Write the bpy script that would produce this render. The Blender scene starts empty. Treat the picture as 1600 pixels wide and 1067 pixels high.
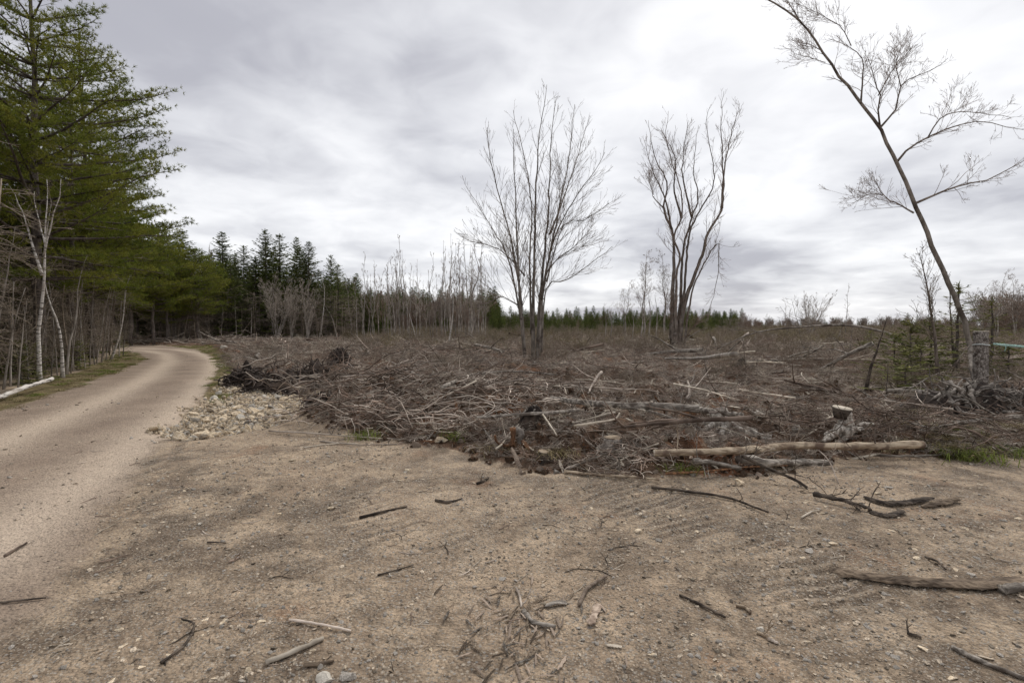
import bpy, math, random
import numpy as np
from mathutils import Vector

random.seed(11)
RNG = np.random.default_rng(11)
scene = bpy.context.scene
COL = scene.collection

# ------------------------------------------------------------------ camera
CAM_H = 1.6
F = 800.0                       # focal length in photograph pixels (1600 wide)
PITCH = math.atan((533.5 - 508.0) / F)
cam_data = bpy.data.cameras.new('camera')
cam = bpy.data.objects.new('camera', cam_data)
COL.objects.link(cam)
cam_data.sensor_width = 36.0
cam_data.lens = F / 1600 * 36.0
cam_data.clip_start = 0.05
cam_data.clip_end = 9000
cam.location = (0, 0, CAM_H)
cam.rotation_euler = (math.radians(90) - PITCH, 0, 0)
scene.camera = cam

# ------------------------------------------------------------------ world: overcast sky
SUN_EL, SUN_AZ = math.radians(48), math.radians(25)     # azimuth from +Y towards +X
world = bpy.data.worlds.new('World')
scene.world = world
world.use_nodes = True
wt = world.node_tree
wt.nodes.clear()
def WN(t, **k):
    n = wt.nodes.new(t)
    for a, b in k.items(): setattr(n, a, b)
    return n
def wmath(op, a, b=None, c=None, clamp=False):
    n = WN('ShaderNodeMath', operation=op, use_clamp=clamp)
    for i, v in enumerate((a, b, c)):
        if v is None: continue
        if isinstance(v, (int, float)): n.inputs[i].default_value = v
        else: wt.links.new(v, n.inputs[i])
    return n.outputs[0]
sky = WN('ShaderNodeTexSky', sky_type='NISHITA', sun_disc=False)
sky.sun_elevation = SUN_EL
sky.sun_rotation = SUN_AZ
tc = WN('ShaderNodeTexCoord')
sep = WN('ShaderNodeSeparateXYZ')
wt.links.new(tc.outputs['Generated'], sep.inputs[0])
zz = wmath('MAXIMUM', sep.outputs[2], 0.0)
den = wmath('ADD', zz, 0.17)
cx = wmath('DIVIDE', sep.outputs[0], den)
cy = wmath('DIVIDE', sep.outputs[1], den)
cmb = WN('ShaderNodeCombineXYZ')
wt.links.new(cx, cmb.inputs[0]); wt.links.new(cy, cmb.inputs[1])
def wnoise(scale, detail, rough, dist, off):
    mp = WN('ShaderNodeMapping')
    mp.inputs['Location'].default_value = off
    wt.links.new(cmb.outputs[0], mp.inputs[0])
    n = WN('ShaderNodeTexNoise')
    n.inputs['Scale'].default_value = scale
    n.inputs['Detail'].default_value = detail
    n.inputs['Roughness'].default_value = rough
    n.inputs['Distortion'].default_value = dist
    wt.links.new(mp.outputs[0], n.inputs['Vector'])
    return n.outputs[0]
n1 = wnoise(0.5, 3, 0.45, 0.2, (3.3, 1.7, 0))
n2 = wnoise(1.5, 4, 0.45, 0.3, (7.1, 4.2, 3))
n3 = wnoise(4.5, 4, 0.5, 0.4, (1.1, 9.2, 5))
mixn = wmath('ADD', wmath('ADD', wmath('MULTIPLY', n1, 0.46), wmath('MULTIPLY', n2, 0.36)), wmath('MULTIPLY', n3, 0.18))
ramp = WN('ShaderNodeValToRGB')
ramp.color_ramp.interpolation = 'B_SPLINE'
cr = ramp.color_ramp.elements
cr[0].position = 0.39; cr[0].color = (0.40, 0.40, 0.445, 1)
cr[1].position = 0.61; cr[1].color = (0.92, 0.92, 0.93, 1)
e = cr.new(0.46); e.color = (0.59, 0.595, 0.63, 1)
e = cr.new(0.54); e.color = (0.78, 0.785, 0.81, 1)
wt.links.new(mixn, ramp.inputs[0])
bg_sky = WN('ShaderNodeBackground'); bg_sky.inputs['Strength'].default_value = 0.06
wt.links.new(sky.outputs[0], bg_sky.inputs['Color'])
bg_cl = WN('ShaderNodeBackground'); bg_cl.inputs['Strength'].default_value = 0.85
wt.links.new(ramp.outputs[0], bg_cl.inputs['Color'])
mixs = WN('ShaderNodeMixShader'); mixs.inputs[0].default_value = 0.93
wt.links.new(bg_sky.outputs[0], mixs.inputs[1]); wt.links.new(bg_cl.outputs[0], mixs.inputs[2])
wo = WN('ShaderNodeOutputWorld')
wt.links.new(mixs.outputs[0], wo.inputs[0])

sun_data = bpy.data.lights.new('sun', 'SUN')
sun_data.energy = 1.5
sun_data.angle = math.radians(22)
sun_data.color = (1.0, 0.96, 0.9)
sun = bpy.data.objects.new('sun', sun_data)
COL.objects.link(sun)
sd = Vector((math.sin(SUN_AZ) * math.cos(SUN_EL), math.cos(SUN_AZ) * math.cos(SUN_EL), math.sin(SUN_EL)))
sun.rotation_euler = sd.to_track_quat('Z', 'Y').to_euler()

scene.render.engine = 'CYCLES'
scene.view_settings.view_transform = 'Standard'
scene.view_settings.look = 'None'
scene.view_settings.gamma = 1
scene.view_settings.exposure = 0.50
scene.view_settings.use_curve_mapping = False
scene.cycles.max_bounces = 5
scene.cycles.diffuse_bounces = 3
scene.cycles.glossy_bounces = 1
scene.cycles.transmission_bounces = 1

# ------------------------------------------------------------------ pixel helpers (measuring the photograph)
def ray(px, py):
    u = (px - 800) / F; v = (533.5 - py) / F
    return np.array([u, math.cos(PITCH) + v * math.sin(PITCH), v * math.cos(PITCH) - math.sin(PITCH)])
def P(px, py, z=0.0):
    r = ray(px, py); t = (z - CAM_H) / r[2]
    return np.array([r[0] * t, r[1] * t, z])
def W(px, py, Y):
    r = ray(px, py); t = Y / r[1]
    return np.array([r[0] * t, Y, CAM_H + r[2] * t])

# ------------------------------------------------------------------ numpy noise
def _h(ix, iy, s):
    n = (ix * 374761393 + iy * 668265263 + s * 974711) & 0xffffffff
    n = ((n ^ (n >> 13)) * 1274126177) & 0xffffffff
    n = (n ^ (n >> 16)) & 0xffffffff
    return n / 2147483647.5 - 1.0
def vnoise(x, y, s=0):
    x = np.asarray(x, float); y = np.asarray(y, float)
    ix = np.floor(x).astype(np.int64); iy = np.floor(y).astype(np.int64)
    fx = x - ix; fy = y - iy
    fx = fx * fx * (3 - 2 * fx); fy = fy * fy * (3 - 2 * fy)
    a = _h(ix, iy, s); b = _h(ix + 1, iy, s); c = _h(ix, iy + 1, s); d = _h(ix + 1, iy + 1, s)
    return (a * (1 - fx) + b * fx) * (1 - fy) + (c * (1 - fx) + d * fx) * fy
def fbm(x, y, o=4, s=0, g=0.5):
    t = 0; a = 1; n = 0
    for k in range(o):
        t = t + a * vnoise(x * 2 ** k + 17.3 * k, y * 2 ** k - 9.1 * k, s + k); n += a; a *= g
    return t / n
def sstep(a, b, x):
    t = np.clip((x - a) / (b - a), 0, 1); return t * t * (3 - 2 * t)
def sdist(poly, x, y):
    """signed distance, positive inside"""
    poly = np.asarray(poly); d = np.full(np.shape(x), 1e9); ins = np.zeros(np.shape(x), bool)
    n = len(poly)
    for i in range(n):
        ax, ay = poly[i][:2]; bx, by = poly[(i + 1) % n][:2]
        ex, ey = bx - ax, by - ay
        t = np.clip(((x - ax) * ex + (y - ay) * ey) / (ex * ex + ey * ey + 1e-12), 0, 1)
        d = np.minimum(d, np.hypot(x - ax - t * ex, y - ay - t * ey))
        c = ((ay > y) != (by > y)) & (x < (bx - ax) * (y - ay) / (by - ay + 1e-12) + ax)
        ins ^= c
    return np.where(ins, d, -d)
def ldist(line, x, y):
    line = np.asarray(line); d = np.full(np.shape(x), 1e9); al = np.zeros(np.shape(x)); acc = 0
    for i in range(len(line) - 1):
        ax, ay = line[i][:2]; bx, by = line[i + 1][:2]
        ex, ey = bx - ax, by - ay; L = math.hypot(ex, ey)
        t = np.clip(((x - ax) * ex + (y - ay) * ey) / (L * L), 0, 1)
        dd = np.hypot(x - ax - t * ex, y - ay - t * ey)
        al = np.where(dd < d, acc + t * L, al); d = np.minimum(d, dd); acc += L
    return d, al
def crom(pts, n):
    """Catmull-Rom resample"""
    p = np.asarray(pts, float)
    if len(p) == 2:
        t = np.linspace(0, 1, n)[:, None]; return p[0] * (1 - t) + p[1] * t
    p = np.vstack([2 * p[0] - p[1], p, 2 * p[-1] - p[-2]])
    seg = np.linalg.norm(np.diff(p[1:-1], axis=0), axis=1); cum = np.concatenate([[0], np.cumsum(seg)])
    s = np.linspace(0, cum[-1], n); i = np.clip(np.searchsorted(cum, s, 'right') - 1, 0, len(seg) - 1)
    t = ((s - cum[i]) / seg[i])[:, None]
    a, b, c, d = p[i], p[i + 1], p[i + 2], p[i + 3]
    return 0.5 * (2 * b + (c - a) * t + (2 * a - 5 * b + 4 * c - d) * t ** 2 + (3 * b - a - 3 * c + d) * t ** 3)

# ------------------------------------------------------------------ regions of the ground
def PP(lst): return [P(x, y)[:2] for x, y in lst]
ROAD = PP([(-900, 1010), (-300, 745), (0, 643), (90, 612), (170, 585), (218, 566), (228, 558), (205, 551)]) + \
       [(-40.0, 34.0), (-42.0, 38.0)] + \
       PP([(190, 541), (262, 540.5), (312, 547), (336, 559), (344, 575), (330, 605), (292, 645), (215, 745), (110, 890), (0, 1040), (-300, 1500)]) + [(-3.5, -1.0), (-8.0, -4.0)]
ROADC = [(-42.0, 35.5)] + PP([(200, 545), (250, 546.5), (288, 552), (302, 563), (285, 588), (222, 630), (120, 685), (0, 750), (-300, 900)])
DEBRIS = PP([(200, 538.5), (330, 541), (350, 556), (362, 580), (375, 590), (440, 608), (515, 620), (480, 656), (560, 683), (620, 693), (700, 701),
             (770, 720), (830, 736), (900, 740), (1020, 746), (1150, 748), (1250, 727), (1330, 717), (1450, 716), (1600, 712), (1900, 708)]) + \
         [(60, 9), (400, 40), (400, 500), (-200, 500), (-60, 42)]
STONEP = PP([(352, 588), (385, 584), (440, 606), (505, 612), (522, 624), (482, 655), (400, 670), (300, 684), (250, 676), (290, 642), (340, 612)])
VERGE = PP([(-900, 1010), (-300, 745), (0, 643), (90, 612), (170, 585), (218, 566), (228, 558), (205, 551), (196, 549), (180, 556), (120, 582), (60, 598), (0, 618), (-300, 690), (-900, 880)])
TR1 = PP([(1330, 950), (1180, 865), (1050, 800), (930, 755)])
TR4 = PP([(1130, 760), (1230, 800), (1400, 850), (1560, 880)])
TR2 = PP([(700, 860), (560, 790), (430, 735), (330, 700)])
TR3 = PP([(-80, 1000), (120, 820), (240, 720), (300, 660)])

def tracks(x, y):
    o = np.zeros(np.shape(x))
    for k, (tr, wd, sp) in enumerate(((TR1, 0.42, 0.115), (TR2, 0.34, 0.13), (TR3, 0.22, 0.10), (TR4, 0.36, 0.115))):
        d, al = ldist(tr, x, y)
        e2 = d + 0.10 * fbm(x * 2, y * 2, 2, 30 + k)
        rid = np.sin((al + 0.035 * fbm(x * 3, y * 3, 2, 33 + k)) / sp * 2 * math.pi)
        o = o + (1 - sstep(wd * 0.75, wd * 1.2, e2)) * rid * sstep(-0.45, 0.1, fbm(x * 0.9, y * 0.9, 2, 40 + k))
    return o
def height(x, y):
    r = np.hypot(x, y)
    md = sstep(-0.15, 0.55, sdist(DEBRIS, x, y) + 0.22 * fbm(x * 1.6, y * 1.6, 3, 5))
    mroad = sstep(-0.4, 0.3, sdist(ROAD, x, y))
    h = 0.035 * fbm(x * 0.35, y * 0.35, 2, 1) + (1 - mroad) * 0.016 * fbm(x * 1.9, y * 1.9, 3, 2) + 0.004 * fbm(x * 9, y * 9, 2, 3)
    far = 1 / (1 + (r / 45) ** 2)
    h = h + md * (0.10 + (0.24 * fbm(x * 0.55, y * 0.55, 3, 7) + 0.18 * fbm(x * 1.9, y * 1.9, 3, 8) + 0.07 * fbm(x * 7, y * 7, 3, 9)) * (0.35 + far))
    ms = sstep(-0.3, 0.3, sdist(STONEP, x, y)); h = h - 0.16 * ms
    # bank that carries the brush heaps
    for (px, py, rr, a) in ((560, 640, 1.5, .34), (660, 650, 1.2, .20), (430, 600, 1.4, .30), (500, 590, 1.3, .25), (760, 640, 1.8, .30), (1000, 640, 2.0, .20), (880, 690, 1.2, .10), (1530, 622, 1.6, .25)):
        q = P(px, py)
        h = h + a * np.exp(-((x - q[0]) ** 2 + ((y - q[1]) * 1.3) ** 2) / rr ** 2)
    d, al = ldist(ROADC, x, y)
    h = h - mroad * 0.022 * np.exp(-((d - 0.85) / 0.28) ** 2) + mroad * 0.018 * np.exp(-(d / 0.35) ** 2)
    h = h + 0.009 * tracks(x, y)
    return h
def gz(x, y): return float(height(np.array([x]), np.array([y]))[0])
def G(px, py, up=0.0):
    """ground point seen at a pixel, on the uneven ground"""
    r = ray(px, py); t = np.exp(np.linspace(math.log(1.6), math.log(110), 420)); X = r[0] * t; Y_ = r[1] * t; Z = CAM_H + r[2] * t
    hh = height(X, Y_); i = int(np.argmax(Z < hh))
    if i == 0: q = P(px, py)
    else:
        a = Z[i - 1] - hh[i - 1]; b = hh[i] - Z[i]; f = a / (a + b + 1e-9); tt = t[i - 1] + (t[i] - t[i - 1]) * f; q = np.array([r[0] * tt, r[1] * tt, 0.0])
    q[2] = gz(q[0], q[1]) + up
    return q

# ------------------------------------------------------------------ mesh building
def mk_mesh(name, verts, faces_list, mats=(), smooth=True, attrs=None, midx=None):
    """faces_list: list of int arrays (m,k)"""
    me = bpy.data.meshes.new(name)
    verts = np.asarray(verts, np.float32)
    me.vertices.add(len(verts)); me.vertices.foreach_set('co', verts.ravel())
    fl = [np.asarray(f, np.int32) for f in faces_list if len(f)]
    nl = sum(f.size for f in fl); nf = sum(len(f) for f in fl)
    me.loops.add(nl); me.polygons.add(nf)
    me.loops.foreach_set('vertex_index', np.concatenate([f.ravel() for f in fl]))
    tot = np.concatenate([np.full(len(f), f.shape[1]) for f in fl])
    st = np.concatenate([[0], np.cumsum(tot)[:-1]])
    me.polygons.foreach_set('loop_start', st.astype(np.int32))
    me.polygons.foreach_set('use_smooth', np.full(nf, smooth))
    if midx is not None: me.polygons.foreach_set('material_index', midx.astype(np.int32))
    for m in mats: me.materials.append(m)
    if attrs:
        for k, v in attrs.items():
            a = me.attributes.new(k, 'FLOAT', 'POINT'); a.data.foreach_set('value', np.asarray(v, np.float32))
    me.update(calc_edges=True)
    return me

class TB:
    """collects tubes"""
    def __init__(s, lump=0.0, seed=0): s.g = {}; s.lump = lump; s.rng = np.random.default_rng(seed + 5)
    def add(s, pts, r, sides=5, rnd=None):
        pts = np.asarray(pts, float); r = np.asarray(r, float) * np.ones(len(pts))
        s.g.setdefault((len(pts), sides), []).append((pts, r, s.rng.random() if rnd is None else rnd))
    def arrays(s):
        V = []; Q = []; A = []; caps = []; off = 0
        for (n, k), L in s.g.items():
            Pn = np.array([a[0] for a in L]); R = np.array([a[1] for a in L]); rd = np.array([a[2] for a in L])
            m = len(L)
            T = np.gradient(Pn, axis=1); T /= np.linalg.norm(T, axis=2, keepdims=True) + 1e-9
            D = Pn[:, -1] - Pn[:, 0]; D /= np.linalg.norm(D, axis=1, keepdims=True) + 1e-9
            ref = np.where(np.abs(D[:, 2:3]) < 0.75, np.array([[0, 0, 1.0]]), np.array([[1.0, 0.15, 0]]))
            N = np.cross(T, ref[:, None, :]); N /= np.linalg.norm(N, axis=2, keepdims=True) + 1e-9
            B = np.cross(T, N)
            ang = np.arange(k) * 2 * math.pi / k
            rr = R[:, :, None] * np.ones(k)
            if s.lump > 0:
                for q, w in ((2, .5), (3, .45), (5, .35), (7, .3)):
                    ph = np.cumsum(s.rng.normal(0, .22, (m, n)), 1) + s.rng.random((m, 1)) * 6
                    rr = rr * (1 + s.lump * w * np.cos(q * ang[None, None, :] + ph[:, :, None]))
                rr = rr * (1 + s.lump * .35 * s.rng.normal(0, 1, (m, n, 1))) * (1 + s.lump * .18 * s.rng.normal(0, 1, (m, n, k)))
            ring = Pn[:, :, None, :] + rr[..., None] * (np.cos(ang)[None, None, :, None] * N[:, :, None, :] + np.sin(ang)[None, None, :, None] * B[:, :, None, :])
            V.append(ring.reshape(-1, 3)); A.append(np.repeat(rd, n * k))
            b = off + np.arange(m)[:, None, None] * n * k + np.arange(n - 1)[None, :, None] * k
            j = np.arange(k)[None, None, :]; j2 = (j + 1) % k
            q = np.stack([b + j, b + j2, b + k + j2, b + k + j], -1)
            Q.append(q.reshape(-1, 4))
            c0 = off + np.arange(m)[:, None] * n * k + np.arange(k)[::-1][None, :]
            c1 = off + np.arange(m)[:, None] * n * k + (n - 1) * k + np.arange(k)[None, :]
            caps += [c0, c1]
            off += m * n * k
        return np.concatenate(V), Q, caps, np.concatenate(A)
    def mesh(s, name, mat, smooth=True):
        V, Q, caps, A = s.arrays()
        byk = {}
        for c in Q + caps: byk.setdefault(c.shape[1], []).append(c)
        fl = [np.concatenate(v) for v in byk.values()]
        return mk_mesh(name, V, fl, [mat], smooth, {'rnd': A})

class LB:
    """collects triangles"""
    def __init__(s): s.T = []; s.A = []
    def tris(s, a, b, c, rnd):
        s.T.append(np.stack([a, b, c], 1)); s.A.append(np.broadcast_to(rnd, (len(a),)))
    def mesh(s, name, mat):
        T = np.concatenate(s.T); A = np.repeat(np.concatenate(s.A), 3)
        return mk_mesh(name, T.reshape(-1, 3), [np.arange(len(T) * 3).reshape(-1, 3)], [mat], False, {'rnd': A})
    def count(s): return sum(len(t) for t in s.T)

def tag(o, label=None, cat=None, group=None, kind=None):
    if label: o['label'] = label
    if cat: o['category'] = cat
    if group: o['group'] = group
    if kind: o['kind'] = kind
    return o
def link(name, me, parent=None, loc=None):
    o = bpy.data.objects.new(name, me); COL.objects.link(o)
    if parent: o.parent = parent
    if loc is not None: o.location = loc
    return o
def empty(name, loc=(0, 0, 0)):
    o = bpy.data.objects.new(name, None); COL.objects.link(o); o.location = loc; o.empty_display_size = 0.2
    return o
def copy_tree(o, parent=None):
    c = o.copy(); COL.objects.link(c); c.parent = parent
    for ch in list(o.children): copy_tree(ch, c)
    return c
ORD = 'first second third fourth fifth sixth seventh eighth ninth tenth eleventh twelfth thirteenth fourteenth fifteenth sixteenth seventeenth eighteenth nineteenth twentieth'.split() + ['twenty-' + w for w in 'first second third fourth fifth sixth seventh eighth ninth'.split()]
def proto(name, parts):
    """an unlinked recipe: placing it makes a thing with copies of its parts"""
    return (name, parts)
def place(pr, loc, rz=0, sc=1.0, label=None, cat=None, group=None, tilt=(0, 0), scz=None):
    root = empty(pr[0], loc)
    root.rotation_euler = (tilt[0], tilt[1], rz)
    root.scale = (sc, sc, scz if scz else sc)
    for nm, me in pr[1]:
        if me is not None: link(nm, me, root)
    return tag(root, label, cat, group)

# ------------------------------------------------------------------ materials
class NT:
    def __init__(s, name):
        s.m = bpy.data.materials.new(name); s.m.use_nodes = True; s.t = s.m.node_tree
        s.b = s.t.nodes['Principled BSDF']; s.b.inputs['Specular IOR Level'].default_value = 0.15
        s.b.inputs['Roughness'].default_value = 0.9
    def n(s, t, **k):
        n = s.t.nodes.new(t)
        for a, b in k.items(): setattr(n, a, b)
        return n
    def l(s, a, b): s.t.links.new(a, b)
    def val(s, n, i, v):
        if isinstance(v, (int, float)): n.inputs[i].default_value = v
        elif isinstance(v, tuple): n.inputs[i].default_value = v if len(v) == 4 or n.inputs[i].type == 'VECTOR' else (*v, 1)
        else: s.l(v, n.inputs[i])
    def math(s, op, a, b=0.0, clamp=False):
        n = s.n('ShaderNodeMath', operation=op, use_clamp=clamp); s.val(n, 0, a); s.val(n, 1, b); return n.outputs[0]
    def mix(s, f, a, b, mode='MIX'):
        n = s.n('ShaderNodeMix', data_type='RGBA', blend_type=mode, clamp_factor=True)
        s.val(n, 0, f); s.val(n, 6, a); s.val(n, 7, b); return n.outputs[2]
    def pos(s, stretch=None, kind='Object'):
        tc = s.n('ShaderNodeTexCoord'); v = tc.outputs[kind]
        if stretch:
            mp = s.n('ShaderNodeMapping'); mp.inputs['Scale'].default_value = stretch; s.l(v, mp.inputs[0]); v = mp.outputs[0]
        return v
    def noise(s, v, scale, detail=4, rough=0.55, dist=0.0):
        n = s.n('ShaderNodeTexNoise'); s.l(v, n.inputs['Vector']); n.inputs['Scale'].default_value = scale
        n.inputs['Detail'].default_value = detail; n.inputs['Roughness'].default_value = rough; n.inputs['Distortion'].default_value = dist
        return n.outputs[0]
    def voro(s, v, scale, feat='F1', out='Distance'):
        n = s.n('ShaderNodeTexVoronoi', feature=feat); s.l(v, n.inputs['Vector']); n.inputs['Scale'].default_value = scale
        return n.outputs[out]
    def rng(s, x, a, b, c=0.0, d=1.0):
        n = s.n('ShaderNodeMapRange', clamp=True, interpolation_type='SMOOTHSTEP'); s.val(n, 0, x)
        for i, v in enumerate((a, b, c, d)): n.inputs[i + 1].default_value = v
        return n.outputs[0]
    def attr(s, nm): return s.n('ShaderNodeAttribute', attribute_name=nm).outputs['Fac']
    def orand(s): return s.n('ShaderNodeObjectInfo').outputs['Random']
    def bump(s, h, strength, dist, prev=None):
        n = s.n('ShaderNodeBump'); n.inputs['Strength'].default_value = strength; n.inputs['Distance'].default_value = dist
        s.l(h, n.inputs['Height'])
        if prev is not None: s.l(prev, n.inputs['Normal'])
        return n.outputs[0]

def basic(name, c1, c2, scale=8, stretch=None, bump=0.5, bd=0.01, c3=None, rv=0.5, ov=0.35, rough=0.9, lo=0.38, hi=0.62, trans=0.0):
    """two-tone noise material, brightness varied per piece (rnd) and per object"""
    q = NT(name); v = q.pos(stretch)
    nz = q.noise(v, scale, 5, 0.6)
    col = q.mix(q.rng(nz, lo, hi), c1, c2)
    if c3: col = q.mix(q.rng(q.noise(q.pos(), scale * 0.23, 3), 0.5, 0.66), col, c3)
    f = q.math('MULTIPLY_ADD', q.attr('rnd'), rv); q.t.nodes[-1]
    nd = f.node; nd.inputs[2].default_value = 1 - rv / 2
    g = q.math('MULTIPLY_ADD', q.orand(), ov); g.node.inputs[2].default_value = 1 - ov / 2
    k = q.math('MULTIPLY', f, g)
    cc = q.n('ShaderNodeVectorMath', operation='SCALE'); q.l(col, cc.inputs[0]); q.l(k, cc.inputs['Scale'])
    q.l(cc.outputs[0], q.b.inputs['Base Color'])
    q.b.inputs['Roughness'].default_value = rough
    if bump: q.l(q.bump(nz, bump, bd), q.b.inputs['Normal'])
    if trans:
        out = q.t.nodes['Material Output']; tr = q.n('ShaderNodeBsdfTranslucent'); q.l(cc.outputs[0], tr.inputs[0])
        mx = q.n('ShaderNodeMixShader'); mx.inputs[0].default_value = trans
        q.l(q.b.outputs[0], mx.inputs[1]); q.l(tr.outputs[0], mx.inputs[2]); q.l(mx.outputs[0], out.inputs[0])
    return q.m

def ground_material():
    q = NT('ground'); v = q.pos(kind='Object')
    road, deb, verge, rut, field, wood = (q.attr(a) for a in ('road', 'debris', 'verge', 'rut', 'field', 'wood'))
    big = q.noise(v, 0.45, 5, 0.62, 0.6); med = q.noise(v, 2.1, 6, 0.65, 0.3); fine = q.noise(v, 19, 6, 0.7); med2 = q.noise(v, 5.5, 5, 0.7, 0.4)
    # gravel yard
    c = q.mix(q.rng(big, 0.42, 0.58), (0.160, 0.122, 0.088), (0.320, 0.242, 0.170))
    c = q.mix(q.rng(med, 0.42, 0.66, 0, 0.8), c, (0.470, 0.364, 0.256))
    c = q.mix(q.rng(med2, 0.50, 0.72, 0, 0.75), c, (0.115, 0.083, 0.058))
    c = q.mix(q.rng(q.noise(v, 1.3, 4, 0.6), 0.58, 0.72, 0, 0.6), c, (0.250, 0.150, 0.092))
    fin2 = q.noise(v, 62, 4, 0.75)
    c = q.mix(q.rng(q.attr('trk_shade'), 0.1, 0.9, 0, .35), c, (0.44, 0.35, 0.255)); c = q.mix(q.rng(q.attr('trk_shade'), -0.9, -0.1, .4, 0), c, (0.13, 0.10, 0.075))  # track crests tinted lighter, troughs darker: relief shading painted into the colour
    grit = q.mix(q.rng(q.math('ADD', q.math('MULTIPLY', fine, 0.5), q.math('MULTIPLY', fin2, 0.5)), 0.36, 0.64), (0.27, 0.27, 0.27), (0.74, 0.73, 0.72))
    c = q.mix(0.75, c, grit, 'OVERLAY')
    # small stones: random colours per cell
    for sc_, lo_, am in ((85, 0.32, 0.85), (40, 0.26, 0.8), (22, 0.17, 0.6)):
        d1 = q.voro(v, sc_); col1 = q.voro(v, sc_, out='Color')
        sp = q.n('ShaderNodeSeparateColor'); q.l(col1, sp.inputs[0])
        stone = q.mix(sp.outputs[0], (0.12, 0.105, 0.09), (0.50, 0.43, 0.34))
        stone = q.mix(q.rng(sp.outputs[1], 0.7, 0.9, 0, 0.6), stone, (0.29, 0.29, 0.285))
        on = q.math('MULTIPLY', q.rng(d1, lo_, lo_ + 0.12, 1, 0), q.rng(sp.outputs[2], 0.35, 0.6, 0, am))
        c = q.mix(on, c, stone)
    # road: fine dusty tan, compacted ruts
    cr_ = q.mix(q.rng(q.noise(v, 0.9, 5, 0.6), 0.35, 0.65), (0.240, 0.182, 0.140), (0.320, 0.250, 0.192))
    cr_ = q.mix(q.math('MULTIPLY', rut, 0.9), cr_, (0.560, 0.455, 0.355))
    cr_ = q.mix(0.45, cr_, grit, 'OVERLAY')
    rd = q.rng(q.math('ADD', road, q.math('MULTIPLY', q.math('SUBTRACT', med, 0.5), 1.4)), 0.35, 0.85)
    c = q.mix(q.math('MULTIPLY', rd, 0.85), c, cr_)
    # verge: litter and dull grass
    cv = q.mix(q.rng(med, 0.4, 0.62), (0.130, 0.095, 0.052), (0.230, 0.178, 0.095))
    cv = q.mix(q.rng(med2, 0.5, 0.62, 0, 0.7), cv, (0.115, 0.120, 0.038))
    cv = q.mix(0.5, cv, grit, 'OVERLAY')
    c = q.mix(q.rng(q.math('ADD', verge, q.math('MULTIPLY', q.math('SUBTRACT', med2, 0.5), 0.8)), 0.35, 0.65), c, cv)
    # clearing soil
    cd = q.mix(q.rng(med, 0.38, 0.62), (0.060, 0.037, 0.024), (0.165, 0.105, 0.070))
    cd = q.mix(q.rng(q.noise(v, 0.6, 4, 0.6), 0.54, 0.68, 0, 0.8), cd, (0.230, 0.100, 0.050))
    cd = q.mix(q.rng(med2, 0.55, 0.70, 0, 0.75), cd, (0.270, 0.210, 0.150))
    cd = q.mix(0.9, cd, grit, 'OVERLAY')
    dm = q.rng(q.math('ADD', deb, q.math('MULTIPLY', q.math('SUBTRACT', med2, 0.5), 0.9)), 0.35, 0.62)
    c = q.mix(dm, c, cd)
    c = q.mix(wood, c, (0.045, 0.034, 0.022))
    c = q.mix(field, c, q.mix(q.rng(med, .4, .6), (0.27, 0.215, 0.135), (0.20, 0.15, 0.09)))
    q.l(c, q.b.inputs['Base Color'])
    h1 = q.voro(v, 55); h2 = q.voro(v, 26)
    hh = q.math('SUBTRACT', q.math('MULTIPLY', fine, 0.9), q.math('MULTIPLY', h1, 0.8))
    nb = q.bump(hh, 1.0, 0.016)
    nb = q.bump(q.math('SUBTRACT', med2, q.math('MULTIPLY', h2, 0.3)), 0.5, 0.05, nb)
    q.l(nb, q.b.inputs['Normal'])
    q.b.inputs['Roughness'].default_value = 0.95
    return q.m
def birch_material():
    q = NT('birch_bark'); v = q.pos((1, 1, 9))
    n = q.noise(v, 3.0, 4, 0.7); w = q.noise(q.pos(), 1.3, 3)
    c = q.mix(q.rng(n, 0.50, 0.60), (0.60, 0.56, 0.51), (0.08, 0.07, 0.06))
    c = q.mix(q.rng(w, 0.5, 0.68, 0, 0.6), c, (0.33, 0.27, 0.22))
    q.l(c, q.b.inputs['Base Color']); q.l(q.bump(n, 0.3, 0.01), q.b.inputs['Normal'])
    return q.m
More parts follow.
